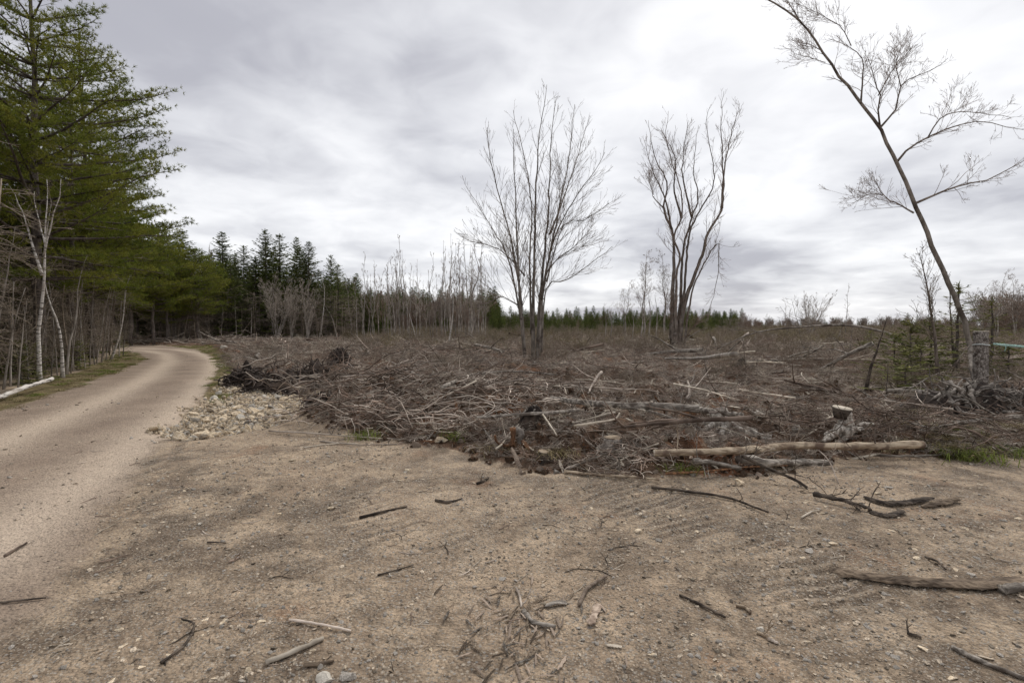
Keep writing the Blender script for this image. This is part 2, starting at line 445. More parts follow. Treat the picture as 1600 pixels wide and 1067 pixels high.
M = dict(
    ground=ground_material(), birch=birch_material(),
    bark=basic('grey_bark', (0.150, 0.128, 0.108), (0.290, 0.255, 0.220), 9, (1, 1, 0.2), 0.8, 0.02, (0.085, 0.068, 0.056)),
    barkred=basic('brown_bark', (0.100, 0.080, 0.066), (0.210, 0.170, 0.140), 12, (1, 1, 0.25), 0.8, 0.02, (0.23, 0.20, 0.175)),
    palebark=basic('pale_bark', (0.21, 0.185, 0.160), (0.36, 0.325, 0.285), 7, (1, 1, 0.3), 0.5, 0.01, (0.14, 0.12, 0.10)),
    twig=basic('grey_twigs', (0.20, 0.162, 0.130), (0.290, 0.24, 0.200), 3, None, 0, rv=0.9),
    twigred=basic('reddish_twigs', (0.185, 0.130, 0.098), (0.275, 0.205, 0.160), 3, None, 0, rv=0.8),
    pinebark=basic('pine_bark', (0.075, 0.060, 0.052), (0.14, 0.118, 0.102), 10, (1, 1, 0.3), 0.9, 0.03),
    paletwig=basic('pale_twigs', (0.26, 0.22, 0.18), (0.40, 0.35, 0.295), 3, None, 0, rv=0.7),
    deadtwig=basic('dead_twigs', (0.165, 0.132, 0.098), (0.290, 0.240, 0.185), 3, None, 0, rv=0.9),
    needle=basic('pine_needles', (0.120, 0.150, 0.024), (0.215, 0.215, 0.040), 0.8, None, 0, rv=0.8, ov=0.5, trans=0.25),
    spruce=basic('spruce_needles', (0.074, 0.104, 0.026), (0.150, 0.168, 0.042), 0.9, None, 0, rv=0.9, ov=0.6, trans=0.15),
    fir=basic('fir_needles', (0.100, 0.120, 0.034), (0.185, 0.180, 0.055), 1.5, None, 0, rv=0.9, trans=0.2),
    slash=basic('slash_twigs', (0.225, 0.185, 0.152), (0.490, 0.422, 0.355), 2.2, None, 0, rv=1.0, ov=0.9),
    slashdark=basic('dark_slash_twigs', (0.098, 0.070, 0.054), (0.265, 0.198, 0.155), 2.2, None, 0, rv=1.0, ov=0.8),
    slashpale=basic('bleached_sticks', (0.36, 0.310, 0.245), (0.58, 0.510, 0.415), 6, (1, 1, 1), 0.3, 0.004, rv=0.7, ov=0.6),
    log=basic('peeled_log', (0.20, 0.145, 0.100), (0.50, 0.410, 0.30), 22, (0.12, 1, 1), 1.0, 0.015, (0.135, 0.095, 0.07), rv=0.2, ov=0.2),
    greylog=basic('weathered_log', (0.13, 0.110, 0.092), (0.42, 0.375, 0.320), 26, (0.13, 1, 1), 1.0, 0.02, (0.10, 0.08, 0.065), rv=0.2, ov=0.3),
    darklog=basic('dark_wet_bark', (0.035, 0.028, 0.023), (0.120, 0.095, 0.074), 14, (0.25, 1, 1), 1.0, 0.02, rv=0.3, ov=0.3),
    barklog=basic('loose_bark', (0.080, 0.060, 0.044), (0.230, 0.175, 0.125), 16, (0.2, 1.6, 1.6), 1.0, 0.02, rv=0.3, ov=0.2),
    drift=basic('bleached_root', (0.17, 0.145, 0.12), (0.52, 0.475, 0.415), 26, (1, 1, 0.35), 1.0, 0.02, (0.13, 0.10, 0.08), rv=0.3),
    orange=basic('orange_rotten_wood', (0.090, 0.050, 0.030), (0.25, 0.130, 0.068), 30, (1, 1, 0.3), 0.9, 0.02, (0.10, 0.05, 0.028), rv=0.5),
    root=basic('earthy_roots', (0.050, 0.038, 0.032), (0.150, 0.122, 0.104), 11, None, 0.9, 0.02, (0.03, 0.022, 0.018), rv=0.8),
    rootgrey=basic('grey_roots', (0.160, 0.138, 0.118), (0.36, 0.32, 0.28), 11, None, 0.9, 0.02, (0.06, 0.048, 0.04), rv=0.8),
    cut=basic('sawn_wood', (0.42, 0.36, 0.28), (0.58, 0.52, 0.43), 20, None, 0.3, 0.004, rv=0.1, ov=0.1),
    chip=basic('wood_chip', (0.200, 0.150, 0.115), (0.40, 0.32, 0.25), 22, (1, 1, 1), 0.6, 0.006, rv=0.3, ov=0.9),
    stone=basic('tan_stone', (0.44, 0.345, 0.230), (0.66, 0.555, 0.415), 4, None, 0.6, 0.01, (0.27, 0.235, 0.19), rv=0.0, ov=0.7),
    greystone=basic('grey_stone', (0.23, 0.205, 0.175), (0.40, 0.365, 0.32), 7, None, 0.5, 0.01, rv=0.0, ov=0.6),
    palestone=basic('pale_stone', (0.42, 0.38, 0.32), (0.56, 0.52, 0.45), 7, None, 0.4, 0.01, rv=0.0, ov=0.3),
    pebble=basic('pebbles', (0.19, 0.155, 0.120), (0.42, 0.350, 0.265), 2.5, None, 0, rv=0.0, ov=1.3),
    grass=basic('grass_blades', (0.115, 0.150, 0.030), (0.200, 0.225, 0.055), 3, None, 0, rv=0.7, trans=0.25),
    strawgrass=basic('straw_grass', (0.175, 0.145, 0.070), (0.30, 0.245, 0.135), 3, None, 0, rv=0.8, trans=0.2),
    soil=basic('dug_soil', (0.060, 0.040, 0.028), (0.155, 0.105, 0.070), 9, None, 1.0, 0.04, (0.15, 0.075, 0.04), rv=0.0),
    blacksoil=basic('black_peat', (0.018, 0.014, 0.012), (0.065, 0.050, 0.042), 10, None, 1.0, 0.05, (0.10, 0.075, 0.058), rv=0.0),
    brush=basic('olive_brush', (0.150, 0.125, 0.062), (0.240, 0.200, 0.115), 1.0, None, 0, rv=0.9, ov=0.8),
    rope=basic('teal_rope', (0.26, 0.42, 0.37), (0.44, 0.60, 0.54), 40, None, 0.4, 0.003, rv=0, ov=0),
    ropew=basic('white_line', (0.50, 0.54, 0.53), (0.62, 0.66, 0.64), 40, None, 0.2, 0.003, rv=0, ov=0),
)

# ------------------------------------------------------------------ ground sheets
def build_ground():
    angs = np.concatenate([np.arange(-180, -66, 4.0), np.arange(-66, -50, 0.8), np.arange(-50, 50, 0.2), np.arange(50, 66, 0.8), np.arange(66, 180, 4.0)])
    angs = np.radians(angs)
    rs = [0.0, 0.5, 1.0]
    r = 1.4
    while r < 4500:
        rs.append(r); r += max(0.006, min(r * r / 620, r * 0.014)) if r < 200 else r * 0.06
    rs = np.array(rs); na = len(angs); nr = len(rs)
    Rg, Ag = np.meshgrid(rs, angs, indexing='ij')
    x = (Rg * np.sin(Ag)).ravel(); y = (Rg * np.cos(Ag)).ravel()
    z = height(x, y) * np.where(np.hypot(x, y) > 300, 0, 1)
    n_ = np.arange(nr - 1)[:, None] * na; a = np.arange(na)[None, :]; a2 = (a + 1) % na
    quad = np.stack([n_ + a, n_ + na + a, n_ + na + a2, n_ + a2], -1).reshape(-1, 4)
    V = np.stack([x, y, z], 1)
    road = sstep(-0.35, 0.35, sdist(ROAD, x, y)); deb = sstep(-0.35, 0.35, sdist(DEBRIS, x, y))
    verge = sstep(-0.3, 0.3, sdist(VERGE, x, y)) 
    # strip of grass at the inner bend of the road
    VE2 = PP([(330, 541), (352, 556), (364, 580), (352, 600), (338, 622), (322, 618), (334, 600), (345, 575), (337, 558), (312, 546), (262, 540)])
    verge = np.maximum(verge, sstep(-0.25, 0.15, sdist(VE2, x, y)))
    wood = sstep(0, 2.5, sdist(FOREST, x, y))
    d, al = ldist(ROADC, x, y)
    rut = np.exp(-((d - 0.85) / 0.42) ** 2)
    fld = sstep(0, 2, sdist(FIELD, x, y))
    attrs = dict(trk_shade=tracks(x, y), road=road, debris=deb * (1 - road), verge=verge, rut=rut, wood=wood, field=fld)
    cxy = V[quad].mean(1)
    inroad = sdist(ROAD, cxy[:, 0], cxy[:, 1]) > 0
    indeb = (sdist(DEBRIS, cxy[:, 0], cxy[:, 1]) > 0) & ~inroad
    inyard = ~inroad & ~indeb & (np.hypot(cxy[:, 0], cxy[:, 1]) < 60) & ~(sdist(FOREST, cxy[:, 0], cxy[:, 1]) > 0) & ~(sdist(VERGE, cxy[:, 0], cxy[:, 1]) > 0)
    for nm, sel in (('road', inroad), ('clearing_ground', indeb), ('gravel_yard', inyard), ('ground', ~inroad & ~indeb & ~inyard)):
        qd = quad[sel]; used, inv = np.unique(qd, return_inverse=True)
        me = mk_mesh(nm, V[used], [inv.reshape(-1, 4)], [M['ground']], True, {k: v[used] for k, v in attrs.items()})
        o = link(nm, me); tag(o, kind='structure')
FOREST = PP([(-900, 870), (-300, 690), (0, 618), (60, 598), (120, 582), (180, 556), (196, 549)]) + [(-42.0, 33.5), (-90, 30), (-90, -10)]
FIELD = [W(1560, 508, 24)[:2], W(1700, 508, 20)[:2], (80, 24), (120, 60), (60, 52)]
build_ground()

# ------------------------------------------------------------------ scatter (instances) helper for stuff
def scatter(name, pts, rot, scl, sources, label=None, kind='stuff'):
    me = bpy.data.meshes.new(name); n = len(pts)
    me.vertices.add(n); me.vertices.foreach_set('co', np.asarray(pts, np.float32).ravel())
    for nm, arr in (('rot', rot), ('scl', scl)):
        a = me.attributes.new(nm, 'FLOAT_VECTOR', 'POINT'); a.data.foreach_set('vector', np.asarray(arr, np.float32).ravel())
    a = me.attributes.new('pick', 'INT', 'POINT'); a.data.foreach_set('value', RNG.integers(0, len(sources), n).astype(np.int32))
    o = link(name, me)
    ng = bpy.data.node_groups.new(name + '_scatter', 'GeometryNodeTree')
    ng.interface.new_socket('Geometry', in_out='INPUT', socket_type='NodeSocketGeometry')
    ng.interface.new_socket('Geometry', in_out='OUTPUT', socket_type='NodeSocketGeometry')
    gi = ng.nodes.new('NodeGroupInput'); go = ng.nodes.new('NodeGroupOutput')
    iop = ng.nodes.new('GeometryNodeInstanceOnPoints'); jn = ng.nodes.new('GeometryNodeJoinGeometry')
    for s in sources:
        so = bpy.data.objects.new(name + '_source', s)      # never linked to the scene
        oi = ng.nodes.new('GeometryNodeObjectInfo'); oi.inputs['Object'].default_value = so; oi.inputs['As Instance'].default_value = True
        ng.links.new(oi.outputs['Geometry'], jn.inputs[0])
    def na(nm, dt):
        q = ng.nodes.new('GeometryNodeInputNamedAttribute'); q.data_type = dt; q.inputs['Name'].default_value = nm; return q.outputs['Attribute']
    ng.links.new(gi.outputs[0], iop.inputs['Points']); ng.links.new(jn.outputs[0], iop.inputs['Instance'])
    iop.inputs['Pick Instance'].default_value = True
    ng.links.new(na('pick', 'INT'), iop.inputs['Instance Index'])
    ng.links.new(na('rot', 'FLOAT_VECTOR'), iop.inputs['Rotation'])
    ng.links.new(na('scl', 'FLOAT_VECTOR'), iop.inputs['Scale'])
    ng.links.new(iop.outputs[0], go.inputs[0])
    md = o.modifiers.new('scatter', 'NODES'); md.node_group = ng
    tag(o, label, kind=kind)
    return o
def sample_polar(n, rmin, rmax, amin, amax, power=0.0, rng=RNG):
    """points with density ~ r^-(2-power): power 2 = uniform by area, 0 = uniform on log r"""
    u = rng.random(n)
    if power == 0: r = rmin * (rmax / rmin) ** u
    else: r = (rmin ** power + u * (rmax ** power - rmin ** power)) ** (1 / power)
    a = np.radians(rng.uniform(amin, amax, n))
    return r * np.sin(a), r * np.cos(a)

# ------------------------------------------------------------------ rocks
def rock_mesh(name, mat, seed, flat=0.6, sub=2, amp=0.22):
    import bmesh
    bm = bmesh.new(); bmesh.ops.create_icosphere(bm, subdivisions=sub, radius=1.0)
    V = np.array([v.co[:] for v in bm.verts]); Fc = np.array([[v.index for v in f.verts] for f in bm.faces]); bm.free()
    rg = np.random.default_rng(seed)
    for _ in range(10):                                # flat cut faces
        d = rg.normal(size=3); d /= np.linalg.norm(d); c = rg.uniform(0.38, 0.74)
        t = V @ d; V = V - np.where(t > c, (t - c), 0)[:, None] * d
    V += rg.normal(0, amp * 0.12, V.shape)
    V *= np.array([rg.uniform(0.9, 1.25), rg.uniform(0.65, 0.95), flat])
    return mk_mesh(name, V, [Fc], [mat], False)

# ------------------------------------------------------------------ branch growth
def unit(v): return v / (np.linalg.norm(v) + 1e-9)
def deflect(d, ang, rg, flat=1.0):
    a = rg.normal(size=3); a[2] *= flat; a -= d * a.dot(d); a = unit(a)
    return unit(d * math.cos(ang) + a * math.sin(ang))
def grow(tb, p, d, L, r, lev, rg, up=0.25, wob=0.14, kids=(7, 5, 3), ang=(0.45, 0.85), rmin=0.004, flat=1.0, shrink=0.5, sides=(6, 4, 3, 3), lref=0):
    n = (8, 6, 4, 4)[min(lev, 3)]
    pts = [np.array(p, float)]; st = L / (n - 1)
    for i in range(n - 1):
        d = unit(d + rg.normal(0, wob, 3) + np.array([0, 0, up / (n - 1)]))
        pts.append(pts[-1] + d * st)
    rr = np.linspace(r, max(rmin * 0.7, r * 0.3), n)
    tb.add(pts, rr, sides[min(lev, 3)])
    if lev >= len(kids): return
    k = kids[lev]; k = int(k * rg.uniform(0.75, 1.25) * (min(1.3, L / (lref * shrink ** (lev - 1))) if lref else 1) + 0.5)
    P_ = np.array(pts)
    for j in range(k):
        t = rg.uniform(0.22, 0.98); f = t * (n - 1); i = min(int(f), n - 2)
        q = P_[i] + (P_[i + 1] - P_[i]) * (f - i); dd = unit(P_[i + 1] - P_[i])
        grow(tb, q, deflect(dd, rg.uniform(*ang), rg, flat), L * shrink * (1.15 - 0.75 * t) * rg.uniform(0.7, 1.3), max(rmin, np.interp(t, [0, 1], [rr[0], rr[-1]]) * 0.55),
             lev + 1, rg, up, wob * 1.15, kids, ang, rmin, flat, shrink, sides, lref)

def stem_tree(name, stems, seed, trunk_mat, twig_mat, nb=16, L0=2.0, kids=(6, 4), t0=0.35, up=0.5, ang=(0.4, 0.8), rmin=0.0045, wob=0.12, jit=0.02, flat=1.0, sides=9, lump=0.05, tp=0.7, bf=0.32, bmax=0.02, lref=0, shrink=0.5):
    """stems: list of (points, r_base, r_top). Returns meshes for trunk and branches"""
    rg = np.random.default_rng(seed); tk = TB(lump, seed); br = TB(0, seed)
    for (pts, ra, rb) in stems:
        pts = np.array(pts, float); L = np.sum(np.linalg.norm(np.diff(pts, axis=0), axis=1))
        n = max(10, int(L / 0.35)); c = crom(pts, n)
        c[1:] += rg.normal(0, jit, (n - 1, 3)) * np.linspace(0.3, 1, n - 1)[:, None]
        rr = ra + (rb - ra) * np.linspace(0, 1, n) ** tp
        tk.add(c, rr, sides)
        m = int(nb * rg.uniform(0.85, 1.15))
        for j in range(m):
            t = t0 + (0.995 - t0) * ((j + rg.random()) / m); f = t * (n - 1); i = min(int(f), n - 2)
            q = c[i] + (c[i + 1] - c[i]) * (f - i); dd = unit(c[i + 1] - c[i])
            ll = L0 * (0.35 + 0.65 * (1 - (t - t0) / (1 - t0))) * rg.uniform(0.45, 1.2)
            grow(br, q, deflect(dd, rg.uniform(*ang), rg, flat), ll, min(bmax, max(rmin, rr[i] * bf)), 0 if len(kids) > 2 else 1, rg, up, wob,
                 (kids if len(kids) > 2 else (0,) + tuple(kids)), ang, rmin, flat, shrink, (5, 4, 3, 3), lref)
    return tk.mesh(name + '_trunk', trunk_mat), br.mesh(name + '_branches', twig_mat)

# ------------------------------------------------------------------ needles
def needles(lb, base, axis, K, L, w, rg, spread=0.75, rnd=None):
    m = len(base)
    d = axis[:, None, :] * 0.75 + rg.normal(0, spread, (m, K, 3)); d /= np.linalg.norm(d, axis=2, keepdims=True)
    s = rg.normal(size=(m, K, 3)); s -= d * (s * d).sum(2, keepdims=True); s /= np.linalg.norm(s, axis=2, keepdims=True)
    b = np.broadcast_to(base[:, None, :], (m, K, 3)); LL = L * rg.uniform(0.7, 1.2, (m, K, 1))
    r = np.repeat(rg.random(m) if rnd is None else rnd, K) * 0.7 + 0.3 * rg.random(m * K)
    lb.tris((b + s * w).reshape(-1, 3), (b - s * w).reshape(-1, 3), (b + d * LL).reshape(-1, 3), r)

def pine(name, H, R, seed, base=0.25, whorls=17, per=5, tuft_step=0.16, K=7, nl=0.13, nw=0.009, dead=18, lean=0.0):
    rg = np.random.default_rng(seed); tk = TB(0.04, seed); br = TB(0, seed); dd_ = TB(0, seed); lb = LB()
    n = 14; zz_ = np.linspace(0, H, n)
    c = np.stack([np.cumsum(rg.normal(0, 0.05, n)) + lean * zz_, np.cumsum(rg.normal(0, 0.05, n)), zz_], 1); c[0] = (0, 0, -0.15)
    r0 = H * 0.0125
    tk.add(c, np.linspace(r0, 0.02, n), 9)
    tb_, ta_ = [], []
    for w in range(whorls):
        t = base + (0.985 - base) * (w + rg.uniform(-.25, .25)) / (whorls - 1); t = min(max(t, base), 0.985)
        z = t * H; q = np.array([np.interp(z, c[:, 2], c[:, 0]), np.interp(z, c[:, 2], c[:, 1]), z])
        s = (t - base) / (1 - base)
        Lw = R * (0.62 + 0.38 * math.sin(min(1, s * 2.6) * math.pi / 2)) * (1 - s ** 1.9) + 0.35
        ph = rg.random() * 6.28
        for b in range(per):
            a = ph + b * 6.283 / per + rg.normal(0, 0.2); L = Lw * rg.uniform(0.6, 1.12)
            el = rg.uniform(-0.05, 0.15) + 0.55 * s ** 2
            d = np.array([math.cos(a) * math.cos(el), math.sin(a) * math.cos(el), math.sin(el)])
            m = 8; pts = [q.copy()]
            for i in range(m - 1):
                d = unit(d + rg.normal(0, 0.07, 3) + np.array([0, 0, 0.035])); pts.append(pts[-1] + d * L / (m - 1))
            pts = np.array(pts); br.add(pts, np.linspace(0.012 + 0.011 * L, 0.006, m), 5)
            ns = max(3, int(L / 0.20))
            for k in range(ns):
                u = 0.22 + 0.78 * (k + rg.random()) / ns; u = min(u, 0.999); f = u * (m - 1); i = min(int(f), m - 2)
                qq = pts[i] + (pts[i + 1] - pts[i]) * (f - i); dt = unit(pts[i + 1] - pts[i])
                side = np.cross(dt, [0, 0, 1]); side = unit(side) * (1 if k % 2 else -1)
                a2 = rg.uniform(0.5, 0.95); sdv = unit(dt * math.cos(a2) + side * math.sin(a2) + np.array([0, 0, rg.uniform(0.0, 0.25)]))
                l2 = (0.28 + 0.30 * L * (1 - u)) * rg.uniform(0.6, 1.2); l2 = min(l2, 1.3)
                e = qq + sdv * l2 + np.array([0, 0, 0.06 * l2])
                br.add(np.array([qq, (qq + e) / 2 + rg.normal(0, .02, 3), e]), np.array([0.007, 0.005, 0.003]), 3)
                nt = max(2, int(l2 / tuft_step) + 1)
                uu = np.linspace(0.3, 1.0, nt)[:, None]
                base_ = qq + (e - qq) * uu
                # short tertiary shoots carrying tufts
                for _ in range(2):
                    off = rg.normal(0, 1, (nt, 3)) * np.array([1, 1, 0.45]) * 0.10
                    tb_.append(base_ + off); ta_.append(np.tile(unit(sdv + np.array([0, 0, .4])), (nt, 1)) + off * 4)
            tb_.append(pts[-1:]); ta_.append(unit(pts[-1] - pts[-2])[None])
    tb_ = np.concatenate(tb_); ta_ = np.concatenate(ta_); ta_ /= np.linalg.norm(ta_, axis=1, keepdims=True)
    needles(lb, tb_, ta_, K, nl, nw, rg, 0.55)
    for k in range(dead):
        z = rg.uniform(0.08, base + 0.05) * H; a = rg.random() * 6.28; q = np.array([np.interp(z, c[:, 2], c[:, 0]), np.interp(z, c[:, 2], c[:, 1]), z])
        grow(dd_, q, np.array([math.cos(a), math.sin(a), rg.uniform(-.25, .2)]), rg.uniform(0.6, 2.0) * R / 3.5, 0.011, 1, rg, 0.0, 0.12, (0, 4, 2), (0.4, 0.9), 0.004, 0.6)
    parts = [('trunk', tk.mesh(name + '_trunk', M['pinebark'])), ('branches', br.mesh(name + '_branches', M['pinebark'])), ('crown', lb.mesh(name + '_crown', M['needle']))]
    if dead: parts.append(('dead_branches', dd_.mesh(name + '_dead', M['deadtwig'])))
    return proto('pine_tree', parts)

def spruce(name, H, R, seed, base=0.08, mat='spruce', whorls=None, fine=1.0, dens=1.0, pw=0.95, nm='spruce_tree', per=7, gappy=0.0):
    rg = np.random.default_rng(seed); tk = TB(0.03, seed); lb = LB(); br = TB(0, seed)
    n = 12; z = np.linspace(0, H, n); c = np.stack([np.cumsum(rg.normal(0, 0.02, n)), np.cumsum(rg.normal(0, 0.02, n)), z], 1); c[0] = (0, 0, -.15)
    tk.add(c, np.linspace(H * 0.013, 0.012, n), 8)
    whorls = whorls or int(H / 0.36)
    for w in range(whorls):
        t = base + (1.0 - base) * w / whorls; s = (t - base) / (1 - base)
        q0 = np.array([np.interp(t * H, z, c[:, 0]), np.interp(t * H, z, c[:, 1]), t * H])
        Lw = R * (1 - s) ** pw + 0.10
        ph = rg.random() * 6.28
        for b in range(per):
            if rg.random() < gappy: continue
            a = ph + b * 6.283 / per + rg.normal(0, .2); L = Lw * rg.uniform(0.6, 1.15)
            el = -0.28 + 0.75 * s + rg.normal(0, .1)
            q = q0 + np.array([0, 0, rg.uniform(-.15, .15)])
            d = np.array([math.cos(a) * math.cos(el), math.sin(a) * math.cos(el), math.sin(el)])
            e = q + d * L; tip = e + np.array([0, 0, 0.10 * L])
            mid = (q + e) / 2 - np.array([0, 0, 0.03 * L])
            br.add(np.array([q, mid, tip]), np.array([0.012 + .004 * L, .008, .003]), 3)
            ns = max(4, int(L / (0.105 * fine) * dens))
            u = rg.uniform(0.12, 1.0, ns)[:, None]
            pb = np.where(u < .5, q + (mid - q) * u * 2, mid + (tip - mid) * (u - .5) * 2)
            sd_ = unit(np.cross(d, [0, 0, 1])) * np.where(rg.random((ns, 1)) < .5, 1, -1)
            lt = (0.16 + 0.26 * L * (1 - u)) * rg.uniform(0.6, 1.2, (ns, 1)) * min(1, .5 + fine * .5)
            ax = d * 0.6 + sd_ * 0.8 + rg.normal(0, 0.22, (ns, 3)) + np.array([0, 0, -0.12]); ax /= np.linalg.norm(ax, axis=1, keepdims=True)
            wv = np.cross(ax, np.array([0, 0, 1.0]) + rg.normal(0, .5, (ns, 3))); wv /= np.linalg.norm(wv, axis=1, keepdims=True)
            r_ = rg.random(ns); ww = 0.05 * fine
            lb.tris(pb + wv * ww, pb - wv * ww, pb + ax * lt, r_)
            if fine <= 0.8:
                pass
            # side needles give a serrated outline
            K = 4
            for k in range(K):
                f = (k + rg.random((ns, 1))) / K; pp = pb + ax * lt * f
                dv = ax * 0.5 + wv * rg.choice([-1, 1], (ns, 1)) + rg.normal(0, .35, (ns, 3)); dv /= np.linalg.norm(dv, axis=1, keepdims=True)
                s2 = np.cross(dv, ax); s2 /= np.linalg.norm(s2, axis=1, keepdims=True) + 1e-9
                l3 = 0.13 * fine * (1.2 - f)
                s2 = s2 * 0.4 + ax * 0.6
                lb.tris(pp + s2 * 0.030 * fine, pp - s2 * 0.030 * fine, pp + dv * l3, r_ * .8 + .2 * rg.random(ns))
    # leader
    top = np.array([c[-1, 0], c[-1, 1], H]); nn = 14
    needles(lb, top + np.stack([np.zeros(nn), np.zeros(nn), -rg.random(nn) * 0.5], 1), np.tile([0, 0, 1.0], (nn, 1)), 3, 0.18, .015, rg, .5)
    return proto(nm, [('trunk', tk.mesh(name + '_trunk', M['pinebark'])), ('branches', br.mesh(name + '_limbs', M['deadtwig'])), ('crown', lb.mesh(name + '_crown', M[mat]))])

def bare(name, H, seed, nstem=1, spread=0.1, tm='bark', wm='twig', nb=16, L0=1.8, t0=0.3, up=0.6, rs=0.009, kids=(5, 3), nm='bare_tree', wob=0.12, ang=(0.35, 0.75), rmin=0.007):
    rg = np.random.default_rng(seed); st = []
    for i in range(nstem):
        a = rg.random() * 6.28; sp = spread * rg.uniform(0.4, 1.2); hh = H * rg.uniform(0.75, 1.0) if i else H
        pts = [np.array([0.06 * math.cos(a) * (nstem > 1), 0.06 * math.sin(a) * (nstem > 1), -0.15])]
        for k in range(1, 6):
            f = k / 5
            pts.append(np.array([math.cos(a) * sp * hh * f ** 1.15, math.sin(a) * sp * hh * f ** 1.15, hh * f]) + rg.normal(0, 0.012 * hh, 3) * np.array([1, 1, .2]))
        st.append((pts, hh * rs, 0.008))
    tk, br = stem_tree(name, st, seed, M[tm], M[wm], nb, L0, kids, t0, up, ang, rmin, wob, 0.01, 1.0, 6)
    return proto(nm, [('trunk', tk), ('branches', br)])

# ================================================================== THE TREES
# --- the two tall many-stemmed trees in the clearing and the leaning tree, measured stem by stem
def stems_from(pix, Y, x0, y0, k, seed, base_r, dz=0.9):
    rg = np.random.default_rng(seed); out = []
    for (pl, r) in pix:
        off = rg.uniform(-dz, dz); n = len(pl); pts = []
        for i, (a, b) in enumerate(pl):
            t = i / (n - 1)
            q = W(x0 + a * k, y0 + b * k, Y + off * t * (2.2 if pl[0][1] > 800 else 1.0)); pts.append(q)
        out.append((pts, base_r * r, 0.008))
    return out
def localise(stems, base):
    return [([q - base for q in pts], a, b) for pts, a, b in stems]

Y1 = 21.5
C1 = [([(262, 985), (250, 850), (240, 700), (232, 500), (225, 330), (222, 200)], 1.0),
      ([(290, 1000), (290, 830), (295, 600), (300, 400), (312, 220), (335, 50)], 1.25),
      ([(303, 1000), (312, 800), (335, 560), (345, 400), (350, 250), (368, 90)], 1.1),
      ([(308, 1000), (322, 760), (352, 600), (382, 450), (412, 300), (432, 120)], 1.0),
      ([(262, 980), (245, 750), (210, 560), (172, 420), (145, 300), (132, 200)], 0.9),
      ([(285, 900), (278, 640), (285, 500), (268, 330), (222, 140)], 0.7),
      ([(318, 960), (335, 740), (400, 715), (470, 670), (560, 600)], 0.55),
      ([(318, 780), (362, 570), (430, 440), (495, 350), (535, 280)], 0.6),
      ([(252, 860), (205, 640), (150, 540), (78, 420)], 0.6),
      ([(335, 720), (392, 530), (465, 510), (548, 455)], 0.4),
      ([(240, 800), (180, 770), (140, 790), (100, 800)], 0.35),
      ([(262, 700), (190, 620), (120, 590), (75, 585)], 0.4),
      ([(345, 560), (400, 420), (450, 260), (470, 190)], 0.5),
      ([(335, 690), (375, 640), (430, 600), (495, 520)], 0.35)]
b1 = G(834, 566)
st = localise(stems_from(C1, Y1, 700, 110, .459, 3, 0.088), b1)
tk, br = stem_tree('clump', st, 21, M['bark'], M['twig'], 30, 2.1, (7, 3), 0.20, 0.35, (0.32, 0.75), 0.0045, 0.06, tp=.62, bmax=.013, lref=2.2, shrink=.48)
t = empty('bare_tree', b1); link('trunk', tk, t); link('branches', br, t)
tag(t, 'tall many-stemmed leafless tree with a rounded fan of twigs, at the centre of the clearing', 'tree')

Y2 = 30.0
C2 = [([(768, 960), (763, 800), (770, 600), (760, 540), (735, 470), (745, 380), (705, 300), (680, 170)], 1.25),
      ([(778, 955), (790, 800), (800, 620), (830, 500), (852, 430), (835, 330), (852, 190)], 1.0),
      ([(786, 955), (800, 820), (830, 720), (868, 620), (885, 550), (932, 470), (935, 300), (928, 180), (937, 70)], 1.15),
      ([(800, 955), (828, 770), (858, 685), (900, 610), (921, 588), (922, 680), (905, 760), (885, 830)], 0.55),
      ([(775, 940), (778, 700), (790, 640), (770, 560), (795, 505), (790, 400), (745, 250), (752, 140)], 0.8),
      ([(790, 940), (808, 700), (822, 560), (862, 470), (900, 400), (903, 300), (880, 200), (890, 120)], 0.8),
      ([(932, 470), (938, 360), (955, 250), (995, 110)], 0.55),
      ([(830, 500), (803, 380), (800, 280), (822, 170)], 0.5),
      ([(760, 540), (740, 440), (700, 350), (668, 240)], 0.5),
      ([(735, 470), (700, 430), (680, 360)], 0.3),
      ([(795, 505), (770, 400), (775, 300), (720, 200)], 0.5),
      ([(760, 930), (755, 870), (765, 780)], 0.5), ([(795, 955), (815, 900), (850, 860)], 0.35)]
b2 = G(1062, 549)
st = localise(stems_from(C2, Y2, 700, 110, .459, 5, 0.150), b2)
tk, br = stem_tree('crooked', st, 33, M['barkred'], M['twigred'], 24, 1.8, (7, 4), 0.38, 0.45, (0.30, 0.75), 0.0055, 0.11, 0.035, tp=.62, bmax=.018, lref=1.8, shrink=.45)
t = empty('bare_tree', b2); link('trunk', tk, t); link('branches', br, t)
tag(t, 'tall leafless tree of crooked dark trunks with a broken limb hanging down on its right', 'tree')

